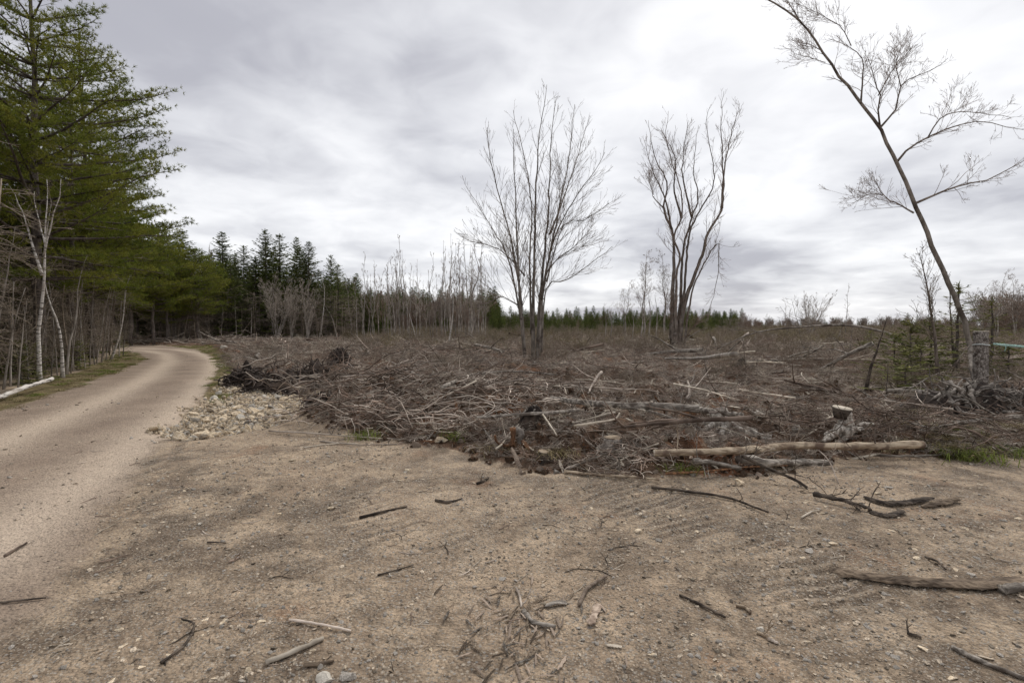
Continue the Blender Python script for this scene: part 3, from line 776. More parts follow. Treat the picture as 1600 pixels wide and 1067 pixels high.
# leaning tree
YL = 12.6
def WP(l, Y=YL, d=0.0): return [W(x, y, Y + d * i / max(1, len(l) - 1)) for i, (x, y) in enumerate(l)]
bL = G(1524, 600)
trunkL = [bL + np.array([0, 0, -.1])] + WP([(1517, 550), (1511, 522), (1504, 496), (1484, 450), (1463, 402), (1452, 370), (1430, 320), (1400, 255), (1375, 200), (1345, 160), (1315, 125), (1285, 80), (1255, 40), (1225, 12), (1195, 0), (1165, -20), (1140, -45)])
LB_ = [(WP([(1375, 198), (1372, 170), (1375, 150), (1362, 110), (1356, 92)], d=-.8), .025),
       (WP([(1375, 200), (1400, 170), (1407, 135), (1430, 120), (1465, 105), (1480, 92)], d=.6), .028),
       (WP([(1345, 162), (1348, 120), (1345, 90), (1320, 70), (1295, 60)], d=1.0), .025),
       (WP([(1400, 255), (1420, 232), (1450, 215), (1490, 198), (1535, 190), (1565, 198), (1597, 203)], d=-.6), .03),
       (WP([(1450, 215), (1470, 185), (1500, 175), (1540, 178), (1580, 185)], d=.5), .018),
       (WP([(1430, 318), (1460, 305), (1500, 290), (1540, 282), (1575, 265), (1625, 238)], d=-.3), .032),
       (WP([(1428, 333), (1405, 320), (1380, 305), (1365, 275)], d=.5), .024),
       (WP([(1380, 305), (1360, 303), (1330, 318)], d=-.2), .012),
       (WP([(1255, 40), (1235, 10), (1225, -8)], d=.2), .02),
       (WP([(1285, 80), (1262, 68), (1250, 66)], d=.2), .01),
       (WP([(1290, 98), (1270, 92), (1255, 88)], d=.2), .01),
       (WP([(1407, 135), (1400, 100), (1410, 70)], d=.3), .014),
       (WP([(1372, 150), (1395, 110), (1425, 75)], d=-.3), .014),
       (WP([(1330, 72), (1310, 40), (1245, 5)], d=-.3), .012)]
tk_ = TB(0.05, 3); n = 40; c = crom(trunkL, n) - bL
rg = np.random.default_rng(8); c[1:] += rg.normal(0, .012, (n - 1, 3))
tk_.add(c, 0.060 * (1 - np.linspace(0, 1, n)) ** 1.0 + 0.011, 10)
me_t = tk_.mesh('leaning_trunk', M['bark'])
tk, br = stem_tree('leaning', [([q - bL for q in l], r, 0.005) for l, r in LB_], 17, M['barkred'], M['twigred'], 22, 1.05, (5, 4), 0.12, 0.35, (0.35, 0.9), 0.0028, 0.13, 0.012, 0.8, 5, 0, lref=.7, shrink=.45)
tk2, br2 = stem_tree('leaning_tip', [([q - bL for q in trunkL[10:]], .03, 0.005)], 19, M['barkred'], M['twigred'], 20, 0.6, (5, 3), 0.1, 0.3, (0.4, 0.9), 0.0024, 0.14, 0.0, 0.8, 5, 0, lref=.6, shrink=.45)
t = empty('leaning_tree', bL)
link('trunk', me_t, t); link('limb', tk, t); link('branches', br, t); link('branches', br2, t)
tag(t, 'slender leafless tree leaning far over to the left, rising behind the tall stump', 'tree')

# --- prototypes
PINES = [pine('pine_a', 14, 4.5, 1, 0.22, 18, 6, 0.15, 9, .145, .010), pine('pine_b', 12, 3.6, 2, 0.26, 16, 6, 0.16, 9, .145, .010), pine('pine_c', 9, 3.0, 4, 0.30, 14, 6, 0.19, 7, 0.18, 0.015, 14)]
SPR = [spruce('spruce_a', 13, 3.1, 1, dens=1.2, per=9, pw=.7), spruce('spruce_b', 11, 2.8, 2, dens=1.2, per=9, pw=.7), spruce('spruce_c', 9, 2.7, 3, 0.03, dens=1.2, per=9, pw=.7), spruce('spruce_d', 12, 2.7, 6, 0.22, gappy=0.1, per=9, pw=.7)]
POLE = [bare('pole_a', 9.5, 1, 1, 0.03, 'palebark', 'paletwig', 14, 1.3, 0.35, 0.8, 0.0095),
        bare('pole_b', 8.5, 2, 2, 0.06, 'palebark', 'paletwig', 12, 1.2, 0.30, 0.8, 0.009),
        bare('pole_c', 9.0, 3, 1, 0.07, 'bark', 'twigred', 14, 1.5, 0.30, 0.7, 0.009),
        bare('pole_d', 8.0, 5, 3, 0.09, 'bark', 'twigred', 11, 1.4, 0.25, 0.7, 0.0085)]
VASE = [bare('vase_a', 7.5, 8, 13, 0.42, 'palebark', 'paletwig', 14, 2.0, 0.3, 0.4, 0.0075, (5, 3), rmin=.008), bare('vase_b', 6.5, 9, 10, 0.24, 'palebark', 'paletwig', 11, 1.3, 0.3, 0.7, 0.0085, (5, 3), rmin=.010)]
CROWNY = [bare('crown_a', 11, 12, 2, 0.10, 'palebark', 'twigred', 22, 2.8, 0.40, 0.35, 0.012, (7, 4), ang=(.5, 1.0), wob=.18)]

def at(px, Y): 
    x = (px - 800) / F * Y
    return (x, Y, gz(x, Y) - 0.03)
def hgt(topy, Y): return CAM_H + (508 - topy) / F * Y

# --- pines along the left of the road
near_pines = [(-15.3, 16.5, 0, 1.0, 0.4), (-17.0, 12.0, 1, 1.05, 2.0), (-13.5, 8.0, 1, 0.95, 3.0), (-20.5, 21.5, 0, 0.86, 1.2), (-22.0, 26.5, 1, 0.95, 5.1)]
labels_np = ['tall white pine overhanging the road, its long top branches against the sky at upper left',
             'tall pine with bare lower trunk behind the forked white birch', 'pine at the far left edge of the photograph',
             'broad pine behind the white birches, its low boughs leaning over the road', 'pine beside the road just before the dark opening']
for (x, y, k, s, rz), lb_ in zip(near_pines, labels_np):
    place(PINES[k], (x, y, gz(x, y)), rz, s, lb_, 'tree')
rg = np.random.default_rng(77)
inner = [(-19, 17.5), (-20, 14.5), (-23, 18), (-24, 23), (-26, 28.5), (-28, 24), (-21, 10), (-26, 14), (-31, 20), (-30, 29), (-17.5, 20.5), (-35, 26), (-24.5, 31.0), (-33, 14), (-38, 31.5), (-20.0, 24.4), (-18, 6), (-25, 6)]
for (x, y) in inner:
    place(PINES[rg.integers(0, 3)], (x, y, gz(x, y)), rg.random() * 6.28, rg.uniform(0.8, 1.1), 'dark pine standing inside the forest left of the road', 'tree', 'pines inside the forest left of the road')
for (x, y) in [(-22, 12), (-27, 20), (-31, 24), (-36, 20), (-29.5, 31.5), (-34, 31), (-41, 28), (-23.5, 27.5), (-19.5, 12.5), (-18.6, 18.8), (-21.5, 22.8), (-29, 10)]:
    place(SPR[rg.integers(0, 3)], (x, y, gz(x, y)), rg.random() * 6.28, rg.uniform(0.55, 0.8), 'dark spruce filling the gaps inside the forest left of the road', 'tree', 'spruces inside the forest left of the road')
# beyond the road: pines round and behind the opening
for j_, (px, Y, k, s) in enumerate(sorted([(238, 47, 2, 0.95), (262, 44, 2, 1.0), (285, 48, 2, 0.98), (308, 46, 2, 0.92), (325, 50, 2, 0.9), (250, 52, 1, 0.85), (205, 46, 1, 0.9), (215, 52, 0, 0.7), (180, 44, 1, 0.9), (165, 50, 1, 0.95), (300, 55, 1, 0.8), (340, 56, 2, 0.9), (235, 60, 0, 0.8), (140, 46, 0, 0.8), (240, 41, 2, 1.0), (205, 40, 2, 1.05), (272, 46, 0, .62)])):
    place(PINES[k], at(px, Y), rg.random() * 6.28, s, ORD[j_] + ' from the left of the yellow-green pines around the road opening', 'tree', 'pines behind the bend of the road')
for k in range(22):
    Y = rg.uniform(50, 66); px = rg.uniform(120, 350)
    place(SPR[rg.integers(0, 3)], at(px, Y), rg.random() * 6.28, rg.uniform(.6, .8), 'dark spruce in the depth behind the road opening', 'tree', 'spruces in the depth behind the road')
spr = [(258, 348, 57, 0, 'spruce with a thin spire, leftmost of those showing above the pines at the bend'),
       (290, 361, 56, 3, 'spruce with a pointed open top just right of the leftmost spire'),
       (350, 364, 60, 0, 'broad dark spruce top with bare twigs in front of its left side'),
       (383, 386, 62, 1, 'small dark spruce top left of the tallest pair'),
       (416, 358, 56, 0, 'tallest spruce with a full pointed crown, left of the treetop pair'),
       (441, 367, 58, 3, 'tall narrow spruce touching the right side of the tallest one'),
       (470, 386, 60, 1, 'spruce joined to the left side of the dark isolated spire'),
       (484, 379, 56, 0, 'dark spruce with stepped boughs at the right end of the tall group'),
       (529, 414, 57, 3, 'smaller spruce standing apart to the right of the tall group'),
       (362, 415, 52, 2, 'bushy dense dark green spruce reaching low beside the road bend'),
       (545, 435, 62, 1, 'low spruce half hidden by leafless stems right of the small apart one'),
       (330, 400, 58, 1, 'spruce with yellowish green crown behind the road bend'),
       (400, 400, 55, 2, 'low full spruce in front of the tallest one')]
for px, ty, Y, k, lb_ in spr:
    h = hgt(ty, Y); H0 = (13, 11, 9, 12)[k]
    place(SPR[k], at(px, Y), rg.random() * 6.28, h / H0 * rg.uniform(1.2, 1.5), lb_, 'tree', scz=h / H0)
for k in range(48):
    Y = rg.uniform(58, 74); px = rg.uniform(330, 600); hh = rg.uniform(6.5, 9) if px < 560 else rg.uniform(3.5, 5.5)
    place(SPR[rg.integers(0, 3)], at(px, Y), rg.random() * 6.28, hh / 11 * 1.15, 'low dark spruce in the wood edge behind the clearing', 'tree', 'low spruces in the wood edge behind the clearing')
# --- bare trees of the wood edge
vs = [(432, 427, 48, 0, 'spreading leafless shrub-tree of many pale stems in front of the tall spruces'),
      (480, 440, 48.5, 1, 'narrower many-stemmed leafless tree right of the spreading pale one'),
      (455, 450, 50, 1, 'small many-stemmed leafless tree behind the spreading pale one')]
for px, ty, Y, k, lb_ in vs:
    place(VASE[k], at(px, Y), px, hgt(ty, Y) / (7.5, 6.5)[k], lb_, 'tree')
poles = [(570, 400), (585, 410), (600, 405), (608, 420), (618, 392), (632, 372), (640, 415), (560, 430), (575, 425), (592, 420), (650, 430), (626, 400), (676, 395), (690, 380), (704, 372), (712, 400), (722, 380), (732, 372), (742, 362), (748, 375), (735, 400), (665, 440), (700, 430), (757, 440),
         (515, 450), (500, 455), (330, 385), (340, 395), (320, 400), (550, 440), (643, 440), (612, 440), (683, 430), (660, 460), (728, 430)]
poles += [(566, 440), (581, 430), (603, 435), (615, 405), (623, 430), (637, 395), (655, 410), (672, 420), (697, 400), (709, 385), (719, 410), (737, 390), (752, 400), (745, 430)]
poles.sort(); cnt_ = {}
for i, (px, ty) in enumerate(poles):
    zone = 'above the road bend pines' if px < 400 else 'just right of the tall spruces' if px < 560 else 'in the left row behind the clearing' if px < 665 else 'in the row left of the clump'
    cnt_[zone] = cnt_.get(zone, -1) + 1
    Y = rg.uniform(42, 56) if px > 540 else 57
    k = rg.integers(0, 4); h = hgt(ty, Y)
    place(POLE[k], at(px, Y), rg.random() * 6.28, h / (9.5, 8.5, 9, 8)[k], ORD[cnt_[zone]] + ' from left of slender leafless trees ' + zone, 'tree', 'slender leafless trees at the back of the clearing', tilt=(rg.normal(0, .03), rg.normal(0, .03)))
for px, ty, Y, k, lb_ in [(1005, 390, 46, 0, 'leafless tree with rounded twiggy crown left of the crooked dark trunks'), (1040, 395, 48, 0, 'leafless round-crowned tree partly behind the crooked dark trunks'), (975, 440, 50, 0, 'smaller leafless round-crowned tree, leftmost of the far group')]:
    place(CROWNY[k], at(px, Y), px * 1.7, hgt(ty, Y) / 11, lb_, 'tree')
for px, ty, Y, k, lb_ in [(1264, 455, 55, 1, 'leafless twiggy tree on the far right horizon left of the thin pole tree'), (1322, 445, 48, 0, 'single thin pole-like bare tree on the right horizon'),
                        (1230, 470, 50, 2, 'small dead tree with broken top on the right horizon'), (1555, 425, 40, 3, 'leafless spreading tree behind the tall stump at right'), (1585, 430, 46, 3, 'leafless spreading tree at the far right edge'), (1535, 450, 44, 1, 'low leafless tree behind the leaning trunk')]:
    place((VASE + POLE)[k] if k in (0,) and False else (POLE[0] if k == 0 else VASE[0] if k == 1 else POLE[3] if k == 2 else CROWNY[0]), at(px, Y), px * 1.3, hgt(ty, Y) / (9.5, 7.5, 8, 11)[k], lb_, 'tree')

# --- birches and grey saplings on the left edge
def stem_thing(name, lines, Y, mat, label, cat, seed, nb=6, L0=1.0, wm='deadtwig', kids=(3, 2), r1=.006, dY=None, group=None, t0=.35, base=None):
    q0 = G(*lines[0][0][0]) if base is None else base
    st = []
    for li, (l, r) in enumerate(lines):
        pts = [W(x, y, q0[1] + (0 if dY is None else dY[li]) * i / (len(l) - 1)) for i, (x, y) in enumerate(l)]
        if li == 0: pts[0] = q0 - np.array([0, 0, .1])
        st.append(([p - q0 for p in pts], r, r1))
    a, b = stem_tree(name, st, seed, M[mat], M[wm], nb, L0, kids, t0, 0.3, (.4, .9), .0035, .13, .012, 1, 8)
    o = empty(name, q0); link('trunk', a, o); link('branches', b, o)
    return tag(o, label, cat, group)
stem_thing('birch_tree', [([(62, 598), (60, 520), (68, 450), (70, 400), (72, 340), (75, 280)], .07), ([(66, 430), (50, 380), (35, 330), (15, 290)], .045), ([(68, 400), (80, 350), (92, 310), (95, 280)], .03), ([(70, 380), (60, 340), (52, 300)], .025)], 0, 'birch', 'white birch with forked stems, the closer and left of the two', 'tree', 51, dY=(0.3, .5, -.3, .4))
stem_thing('birch_tree', [([(98, 590), (95, 530), (85, 490), (73, 460), (69, 420)], .065), ([(69, 420), (72, 370), (80, 310)], .04)], 0, 'birch', 'white birch curving from the ground to meet the forked one', 'tree', 52, nb=4, t0=.6, dY=(-.6, .3))
stem_thing('birch_tree', [([(172, 562), (185, 530), (193, 490), (196, 450), (205, 425)], .062), ([(193, 490), (200, 440), (215, 415)], .02)], 0, 'birch', 'short leaning white birch nearest the dark opening of the road', 'tree', 53, nb=5)
stem_thing('grey_tree', [([(104, 586), (108, 540), (120, 490), (122, 450), (130, 415), (137, 395)], .05)], 0, 'palebark', 'pale grey sapling leaning right beside the second birch', 'tree', 54, nb=8)
stem_thing('grey_tree', [([(85, 572), (72, 520), (58, 470), (45, 430), (30, 400)], .10)], 0, 'palebark', 'thick grey trunk leaning left behind the white birches', 'tree', 55, nb=4)
stem_thing('grey_tree', [([(5, 608), (15, 540), (30, 480), (38, 450)], .035)], 0, 'palebark', 'thin grey sapling leaning right at the left edge', 'tree', 56, nb=7)
stem_thing('grey_tree', [([(0, 560), (-2, 500), (12, 420), (25, 355)], .05)], 0, 'palebark', 'pale leaning sapling crossing the left edge of the photograph', 'tree', 57, nb=6, base=W(-6, 585, 14))
k = 0
for (bx, by, dx, ty, r) in sorted([(140, 572, 8, 430, .03), (150, 568, 25, 440, .03), (158, 566, 22, 430, .035), (165, 564, 14, 450, .025), (115, 580, -6, 470, .03), (125, 577, 3, 440, .03), (133, 575, -10, 480, .025),
                         (186, 558, 4, 470, .03), (192, 556, 8, 480, .03), (45, 598, -8, 480, .025), (28, 606, 14, 470, .025), (80, 590, 6, 500, .02), (148, 570, -12, 460, .025), (110, 583, 20, 430, .025), (55, 596, 26, 470, .02), (90, 588, -14, 440, .02), (35, 600, -20, 500, .02), (16, 604, 6, 440, .03)]):
    k += 1
    stem_thing('grey_tree', [([(bx, by), (bx + dx * .3, by - (by - ty) * .35), (bx + dx * .6, by - (by - ty) * .7), (bx + dx, ty)], r)], 0, 'palebark' if k % 3 else 'bark', ORD[k - 1] + ' from the left of the thin bare saplings at the forest edge by the road', 'tree', 60 + k, nb=12, L0=1.1,
               group='thin saplings at the forest edge left of the road', t0=.12)
# thin stems at the wood edge beyond the road
for i, (bx, dx, ty, r) in enumerate(sorted([(318, -22, 478, .07), (316, -12, 485, .05), (332, -18, 480, .05), (265, 0, 470, .09), (297, 0, 475, .05), (310, 2, 470, .04), (345, 3, 480, .04), (275, -2, 465, .04), (285, 2, 480, .04), (392, 2, 470, .05), (370, -3, 470, .04)])):
    stem_thing('bare_tree', [([(bx, 533), (bx + dx * .5, (533 + ty) / 2), (bx + dx, ty)], r)], 0, 'palebark', ORD[i] + ' from left of the thin pale bare stems beyond the road bend', 'tree', 90 + i, nb=6, L0=1.6, group='thin pale stems at the wood edge beyond the road bend', base=np.array(at(bx, 46 + i % 4)), wm='twig')
stem_thing('birch_tree', [([(497, 524), (505, 490), (507, 455), (502, 430)], .10)], 0, 'birch', 'white birch stem curving in front of the dark spruces right of the tall group', 'tree', 101, base=np.array(at(499, 52)), nb=4)
stem_thing('birch_tree', [([(700, 540), (706, 505), (708, 470), (704, 440)], .07)], 0, 'birch', 'short white birch at the back of the clearing left of the tall clump', 'tree', 102, base=np.array(at(700, 38)), nb=8)
stem_thing('birch_tree', [([(652, 538), (645, 510), (636, 480)], .06)], 0, 'birch', 'leaning thin birch stem at the back of the clearing', 'tree', 103, base=np.array(at(652, 42)), nb=3)
stem_thing('bare_tree', [([(528, 526), (520, 500), (508, 478)], .07)], 0, 'palebark', 'leaning pale dead stem right of the curving birch', 'tree', 104, base=np.array(at(528, 50)), nb=2)
for i, (bx, ty, r) in enumerate(sorted([(944, 480, .06), (953, 478, .06), (1001, 470, .12), (1013, 450, .10), (1024, 460, .08), (987, 480, .06)])):
    stem_thing('bare_tree', [([(bx, 530), (bx + 3, (530 + ty) / 2), (bx - 1, ty)], r)], 0, 'palebark', ORD[i] + ' from left of the pale bare stems between the two tall leafless trees', 'tree', 110 + i, nb=7, L0=1.5, group='pale bare stems between the two tall trees', base=np.array(at(bx, 44)), wm='twig')
# thin dead saplings at the right
stem_thing('dead_sapling', [([(1465, 590), (1462, 540), (1452, 470), (1443, 425), (1436, 395)], .05)], 0, 'barkred', 'thin dead sapling with bare side twigs left of the leaning trunk', 'tree', 121, nb=34, L0=.9, base=G(1466, 592), t0=.3, kids=(4, 2))
stem_thing('dead_sapling', [([(1492, 585), (1488, 530), (1484, 470), (1480, 425)], .045)], 0, 'barkred', 'thin dead sapling close to the left side of the leaning trunk', 'tree', 122, nb=26, L0=.7, base=G(1492, 588), t0=.3)
stem_thing('dead_pole', [([(1352, 606), (1362, 570), (1376, 530), (1386, 497)], .05)], 0, 'darklog', 'dark slanting broken pole stuck in the brush left of the green firs', 'tree', 123, nb=6, L0=.35, base=G(1352, 608))
stem_thing('dead_sapling', [([(1384, 632), (1386, 600), (1387, 575)], .022)], 0, 'barkred', 'short thin upright sapling in front of the firs', 'tree', 124, nb=8, L0=.5, base=G(1384, 632), t0=.1)
stem_thing('dead_sapling', [([(1167, 590), (1164, 560), (1160, 530)], .012)], 0, 'barkred', 'very thin upright twig in the clearing right of the crooked trunks', 'tree', 125, nb=8, L0=.5, base=G(1167, 590), t0=.1)
stem_thing('dead_sapling', [([(1112, 612), (1106, 590), (1102, 560), (1108, 535)], .012)], 0, 'barkred', 'thin curved upright twig in the clearing below the crooked trunks', 'tree', 126, nb=8, L0=.6, base=G(1124, 616), t0=.1)

# bent-over trunk arching at the right
q0 = np.array(at(1150, 17.0)); tb = TB(0.06, 4)
l = crom([W(1120, 545, 18.5), W(1180, 520, 18), W(1250, 511, 17), W(1320, 508, 16.5), W(1370, 516, 16), W(1405, 530, 15.6), W(1420, 560, 15.4)], 30)
tb.add(l - q0, np.linspace(.015, .045, 30), 9); gl = np.random.default_rng(2)
for j in range(14):
    i = gl.integers(2, 24); grow(tb, l[i] - q0, unit(gl.normal(size=3) + np.array([-.6, 0, -.2])), gl.uniform(.5, 1.4), .012, 1, gl, -.2, .12, (0, 4, 2), rmin=.004)
o = link('bent_trunk', tb.mesh('bent_trunk', M['bark']), None, q0)
tag(o, 'grey trunk bent over in a low arch above the brush, left of the firs', 'fallen tree')

# firs at the right
FIRS = [spruce('fir_a', 3.2, 1.5, 41, 0.02, 'fir', 12, 0.50, 1.4, 0.7, 'fir_tree', 8, .3), spruce('fir_b', 2.4, 1.5, 42, 0.02, 'fir', 9, 0.50, 1.4, 0.6, 'fir_tree', 8, .3), spruce('fir_c', 4.2, 1.25, 43, 0.15, 'fir', 12, 0.40, 0.9, 0.8, 'hemlock_tree', 6, .35)]
for (px, Y, k, ty, lb_) in [(1425, 13.8, 1, 492, 'low bushy fir, the fullest green one right of the slanting pole'), (1458, 14.6, 0, 500, 'young fir behind the two dead saplings'), (1400, 15.2, 1, 515, 'small fir at the left end of the green group'),
                         (1500, 13.6, 2, 440, 'open young hemlock with flat boughs beside the leaning trunk'), (1548, 14.0, 2, 470, 'open young hemlock right of the leaning trunk, above the tall stump'), (1578, 12.8, 1, 540, 'small fir beside the right side of the tall stump'),
                         (1440, 12.6, 1, 545, 'small fir low in front of the bushy one'), (1350, 24.0, 1, 530, 'small fir in the brush left of the slanting pole'), (1420, 11.2, 1, 570, 'thin olive fir seedling nearest the brush in front')]:
    h = hgt(ty, Y); H0 = (3.2, 2.4, 4.2)[k]
    place(FIRS[k], at(px, Y), px, max(h / H0, .8 if k < 2 else 0) * (1.1 if k < 2 else 1.6), lb_, 'tree', scz=h / H0)
for i, (px, py, s) in enumerate([(540, 527, .5), (700, 535, .4), (1360, 545, .5), (150, 545, .6), (120, 578, .45), (30, 600, .5), (185, 545, .5), (60, 590, .4), (1110, 505, .4)]):
    q = G(px, py if py > 520 else 530)
    place(FIRS[1], q, i, s, 'small green seedling conifer %s' % ['behind the root plate in the clearing', 'at the back of the clearing left of the clump', 'in the brush left of the slanting pole', 'in the dark beside the road opening', 'in the verge below the birches', 'at the left edge of the forest', 'beside the road under the boughs', 'between the two white birches', 'on the far side behind the crooked trunks'][i], 'seedling')

# --- far woodland and brushy middle distance (nobody could count it)
def far_points(n, pxr, Yr, rng):
    px = rng.uniform(*pxr, n); Y = rng.uniform(*Yr, n); x = (px - 800) / F * Y
    return x, Y
rgF = np.random.default_rng(500)
def zrot(n, rng, tilt=0.03): return np.stack([rng.normal(0, tilt, n), rng.normal(0, tilt, n), rng.random(n) * 6.283], 1)
def zrot_(n, tilt): return zrot(n, RNG, tilt)
spr_src = [SPR[0][1][2][1], SPR[1][1][2][1], SPR[2][1][2][1]]
X = []; Yy = []; S = []
for (n, pr, yr, tops) in [(300, (520, 780), (85, 140), (458, 482)), (300, (740, 1160), (120, 200), (484, 496)), (260, (742, 1150), (62, 105), (485, 506)), (120, (1120, 1420), (170, 260), (498, 504)), (120, (300, 560), (80, 120), (440, 460)), (120, (1560, 2200), (120, 200), (488, 498)), (60, (1400, 1600), (150, 220), (492, 500)), (160, (-600, 250), (60, 110), (430, 460))]:
    x, y = far_points(n, pr, yr, rgF); top = rgF.uniform(tops[0], tops[1] + 6, n)
    X.append(x); Yy.append(y); S.append((CAM_H + (508 - top) / F * y) / 11)
x = np.concatenate(X); y = np.concatenate(Yy); s = np.concatenate(S)
scatter('far_evergreen_wood', np.stack([x, y, np.zeros(len(x))], 1), zrot(len(x), rgF), np.stack([s * 1.3, s * 1.3, s], 1), spr_src, 'dark evergreen wood along the horizon behind the clearing')
bare_src = []
for i, (H, ns, wm) in enumerate([(9, 3, 'twig'), (8, 5, 'twig'), (7, 6, 'twigred')]):
    rg_ = np.random.default_rng(200 + i); tb = TB(0, i)
    for j in range(ns):
        a = rg_.random() * 6.28; d = unit(np.array([math.cos(a) * .12, math.sin(a) * .12, 1]))
        grow(tb, np.zeros(3), d, H * rg_.uniform(.7, 1), .05, 0, rg_, .3, .06, (12, 6, 3), (.35, .75), .018)
    bare_src.append(tb.mesh('far_bare_tree', M[wm]))
X = []; Yy = []; S = []
for (n, pr, yr, tops) in [(110, (540, 770), (70, 120), (455, 485)), (80, (740, 1180), (90, 160), (486, 500)), (380, (1080, 1620), (90, 190), (494, 507)), (90, (1560, 2000), (60, 120), (470, 495)), (60, (300, 540), (60, 75), (440, 480)), (60, (1540, 1700), (45, 80), (455, 490))]:
    x, y = far_points(n, pr, yr, rgF); top = rgF.uniform(tops[0], tops[1] + 8, n)
    X.append(x); Yy.append(y); S.append((CAM_H + (508 - top) / F * y) / 8)
x = np.concatenate(X); y = np.concatenate(Yy); s = np.concatenate(S)
scatter('far_leafless_wood', np.stack([x, y, np.zeros(len(x))], 1), zrot(len(x), rgF), np.stack([s, s, s], 1), bare_src, 'leafless reddish brown wood behind the clearing')

# upright brush
def brush_mesh(name, mat, seed, H=1.2, n=22, spread=.35, kids=(0, 5, 2)):
    rg_ = np.random.default_rng(seed); tb = TB(0, seed)
    for j in range(n):
        p = np.array([rg_.normal(0, .3), rg_.normal(0, .3), -0.03]); d = unit(np.array([rg_.normal(0, spread), rg_.normal(0, spread), 1]))
        grow(tb, p, d, H * rg_.uniform(.5, 1.1), .006, 1, rg_, .1, .12, kids, (.3, .7), .003)
    return tb.mesh(name, mat)
BR = [brush_mesh('brush', M['brush'], 1), brush_mesh('brush', M['twigred'], 2, 1.0), brush_mesh('brush', M['deadtwig'], 3, 1.3)]
n = 3200
px = rgF.uniform(540, 1750, n); Y = 26 + (85 - 26) * rgF.random(n) ** .8; x = (px - 800) / F * Y
keep = vnoise(x * .25, Y * .25, 60) + 0.35 + (Y - 40) * .012 > 0
x, Y = x[keep], Y[keep]; s = rgF.uniform(.45, 1.15, len(x)) * np.interp(Y, [26, 50, 85], [.6, .95, 1.35])
scatter('upright_brush', np.stack([x, Y, height(x, Y)], 1), zrot(len(x), rgF, .08), np.stack([s * 1.4, s * 1.4, s], 1), BR, 'olive and brown brushwood standing across the back of the clearing')
n = 900
px = rgF.uniform(380, 1650, n); Y = 11 + 18 * rgF.random(n); x = (px - 800) / F * Y
keep = (sdist(DEBRIS, x, Y) > 0.8) & (vnoise(x * .5, Y * .5, 61) > 0.05); x, Y = x[keep], Y[keep]; s = rgF.uniform(.25, .6, len(x))
scatter('low_brush', np.stack([x, Y, height(x, Y)], 1), zrot(len(x), rgF, .3), np.stack([s * 1.4, s * 1.4, s], 1), BR[1:], 'low dead brush standing among the felling debris')

# understory of dead twigs in the left forest
UNDER = [spruce('under_a', 3.2, 1.5, 61, 0.1, 'needle', 9, 0.7, 1.2, 0.7, 'young_conifer', 7, .3), spruce('under_b', 3.2, 1.3, 62, 0.25, 'needle', 9, 0.7, 1.2, 0.7, 'young_conifer', 6, .35)]
def side_brush(name, mat, seed):
    rg_ = np.random.default_rng(seed); tb = TB(0, seed)
    n_ = 8; tb.add(np.stack([rg_.normal(0, .03, n_), rg_.normal(0, .03, n_), np.linspace(-.1, 4.2, n_)], 1), np.linspace(.03, .012, n_), 5)
    for j in range(34):
        z = rg_.uniform(.3, 4.1); a = rg_.random() * 6.28
        grow(tb, np.array([0, 0, z]), np.array([math.cos(a), math.sin(a), rg_.uniform(-.3, .35)]), rg_.uniform(.4, 1.3), .008, 1, rg_, 0, .13, (0, 5, 2), (.35, .9), .0035, .7)
    return tb.mesh(name, mat)
UB = [side_brush('dead_undergrowth', M['deadtwig'], 5), side_brush('dead_undergrowth', M['twig'], 6), side_brush('dead_undergrowth', M['deadtwig'], 7)]
n = 2600; x = rgF.uniform(-40, -8, n); y = rgF.uniform(1, 34, n)
d = sdist(FOREST, x, y); keep = (d > 0.25) & (rgF.random(n) < np.exp(-(d - .3) / 5)); x, y = x[keep][:620], y[keep][:620]; s = rgF.uniform(.5, 1.15, len(x))
xg = rgF.uniform(-38, -9, 1600); yg = rgF.uniform(2, 34, 1600); dg = sdist(FOREST, xg, yg); kg = (dg > .8) & (dg < 7); xg, yg = xg[kg][:60], yg[kg][:60]
for i in range(len(xg)):
    kk = i % 2; hh_ = rgF.uniform(1.2, 4.2)
    place(UNDER[kk], (xg[i], yg[i], gz(xg[i], yg[i])), rgF.random() * 6.28, hh_ / 3.2, 'small yellowish conifer growing in the shade of the forest left of the road', 'tree', 'small conifers in the shade left of the road')
scatter('forest_undergrowth', np.stack([x, y, height(x, y)], 1), zrot(len(x), rgF, .14), np.stack([s, s, s], 1), UB, 'tangle of dead stems and twigs inside the forest left of the road')
n = 200; px = rgF.uniform(235, 560, n); Y = rgF.uniform(50, 62, n); x = (px - 800) / F * Y
px2 = np.concatenate([rgF.uniform(120, 205, 50), rgF.uniform(255, 335, 30)]); Y2_ = np.concatenate([rgF.uniform(50, 62, 50), rgF.uniform(45, 52, 30)])
x = np.concatenate([x, (px2 - 800) / F * Y2_]); Y = np.concatenate([Y, Y2_]); s = rgF.uniform(.7, 1.3, len(x))
scatter('wood_edge_undergrowth', np.stack([x, Y, 0 * x], 1), zrot(len(x), rgF, .1), np.stack([s, s, s], 1), UB, 'tangle of dead stems along the wood edge beyond the clearing')

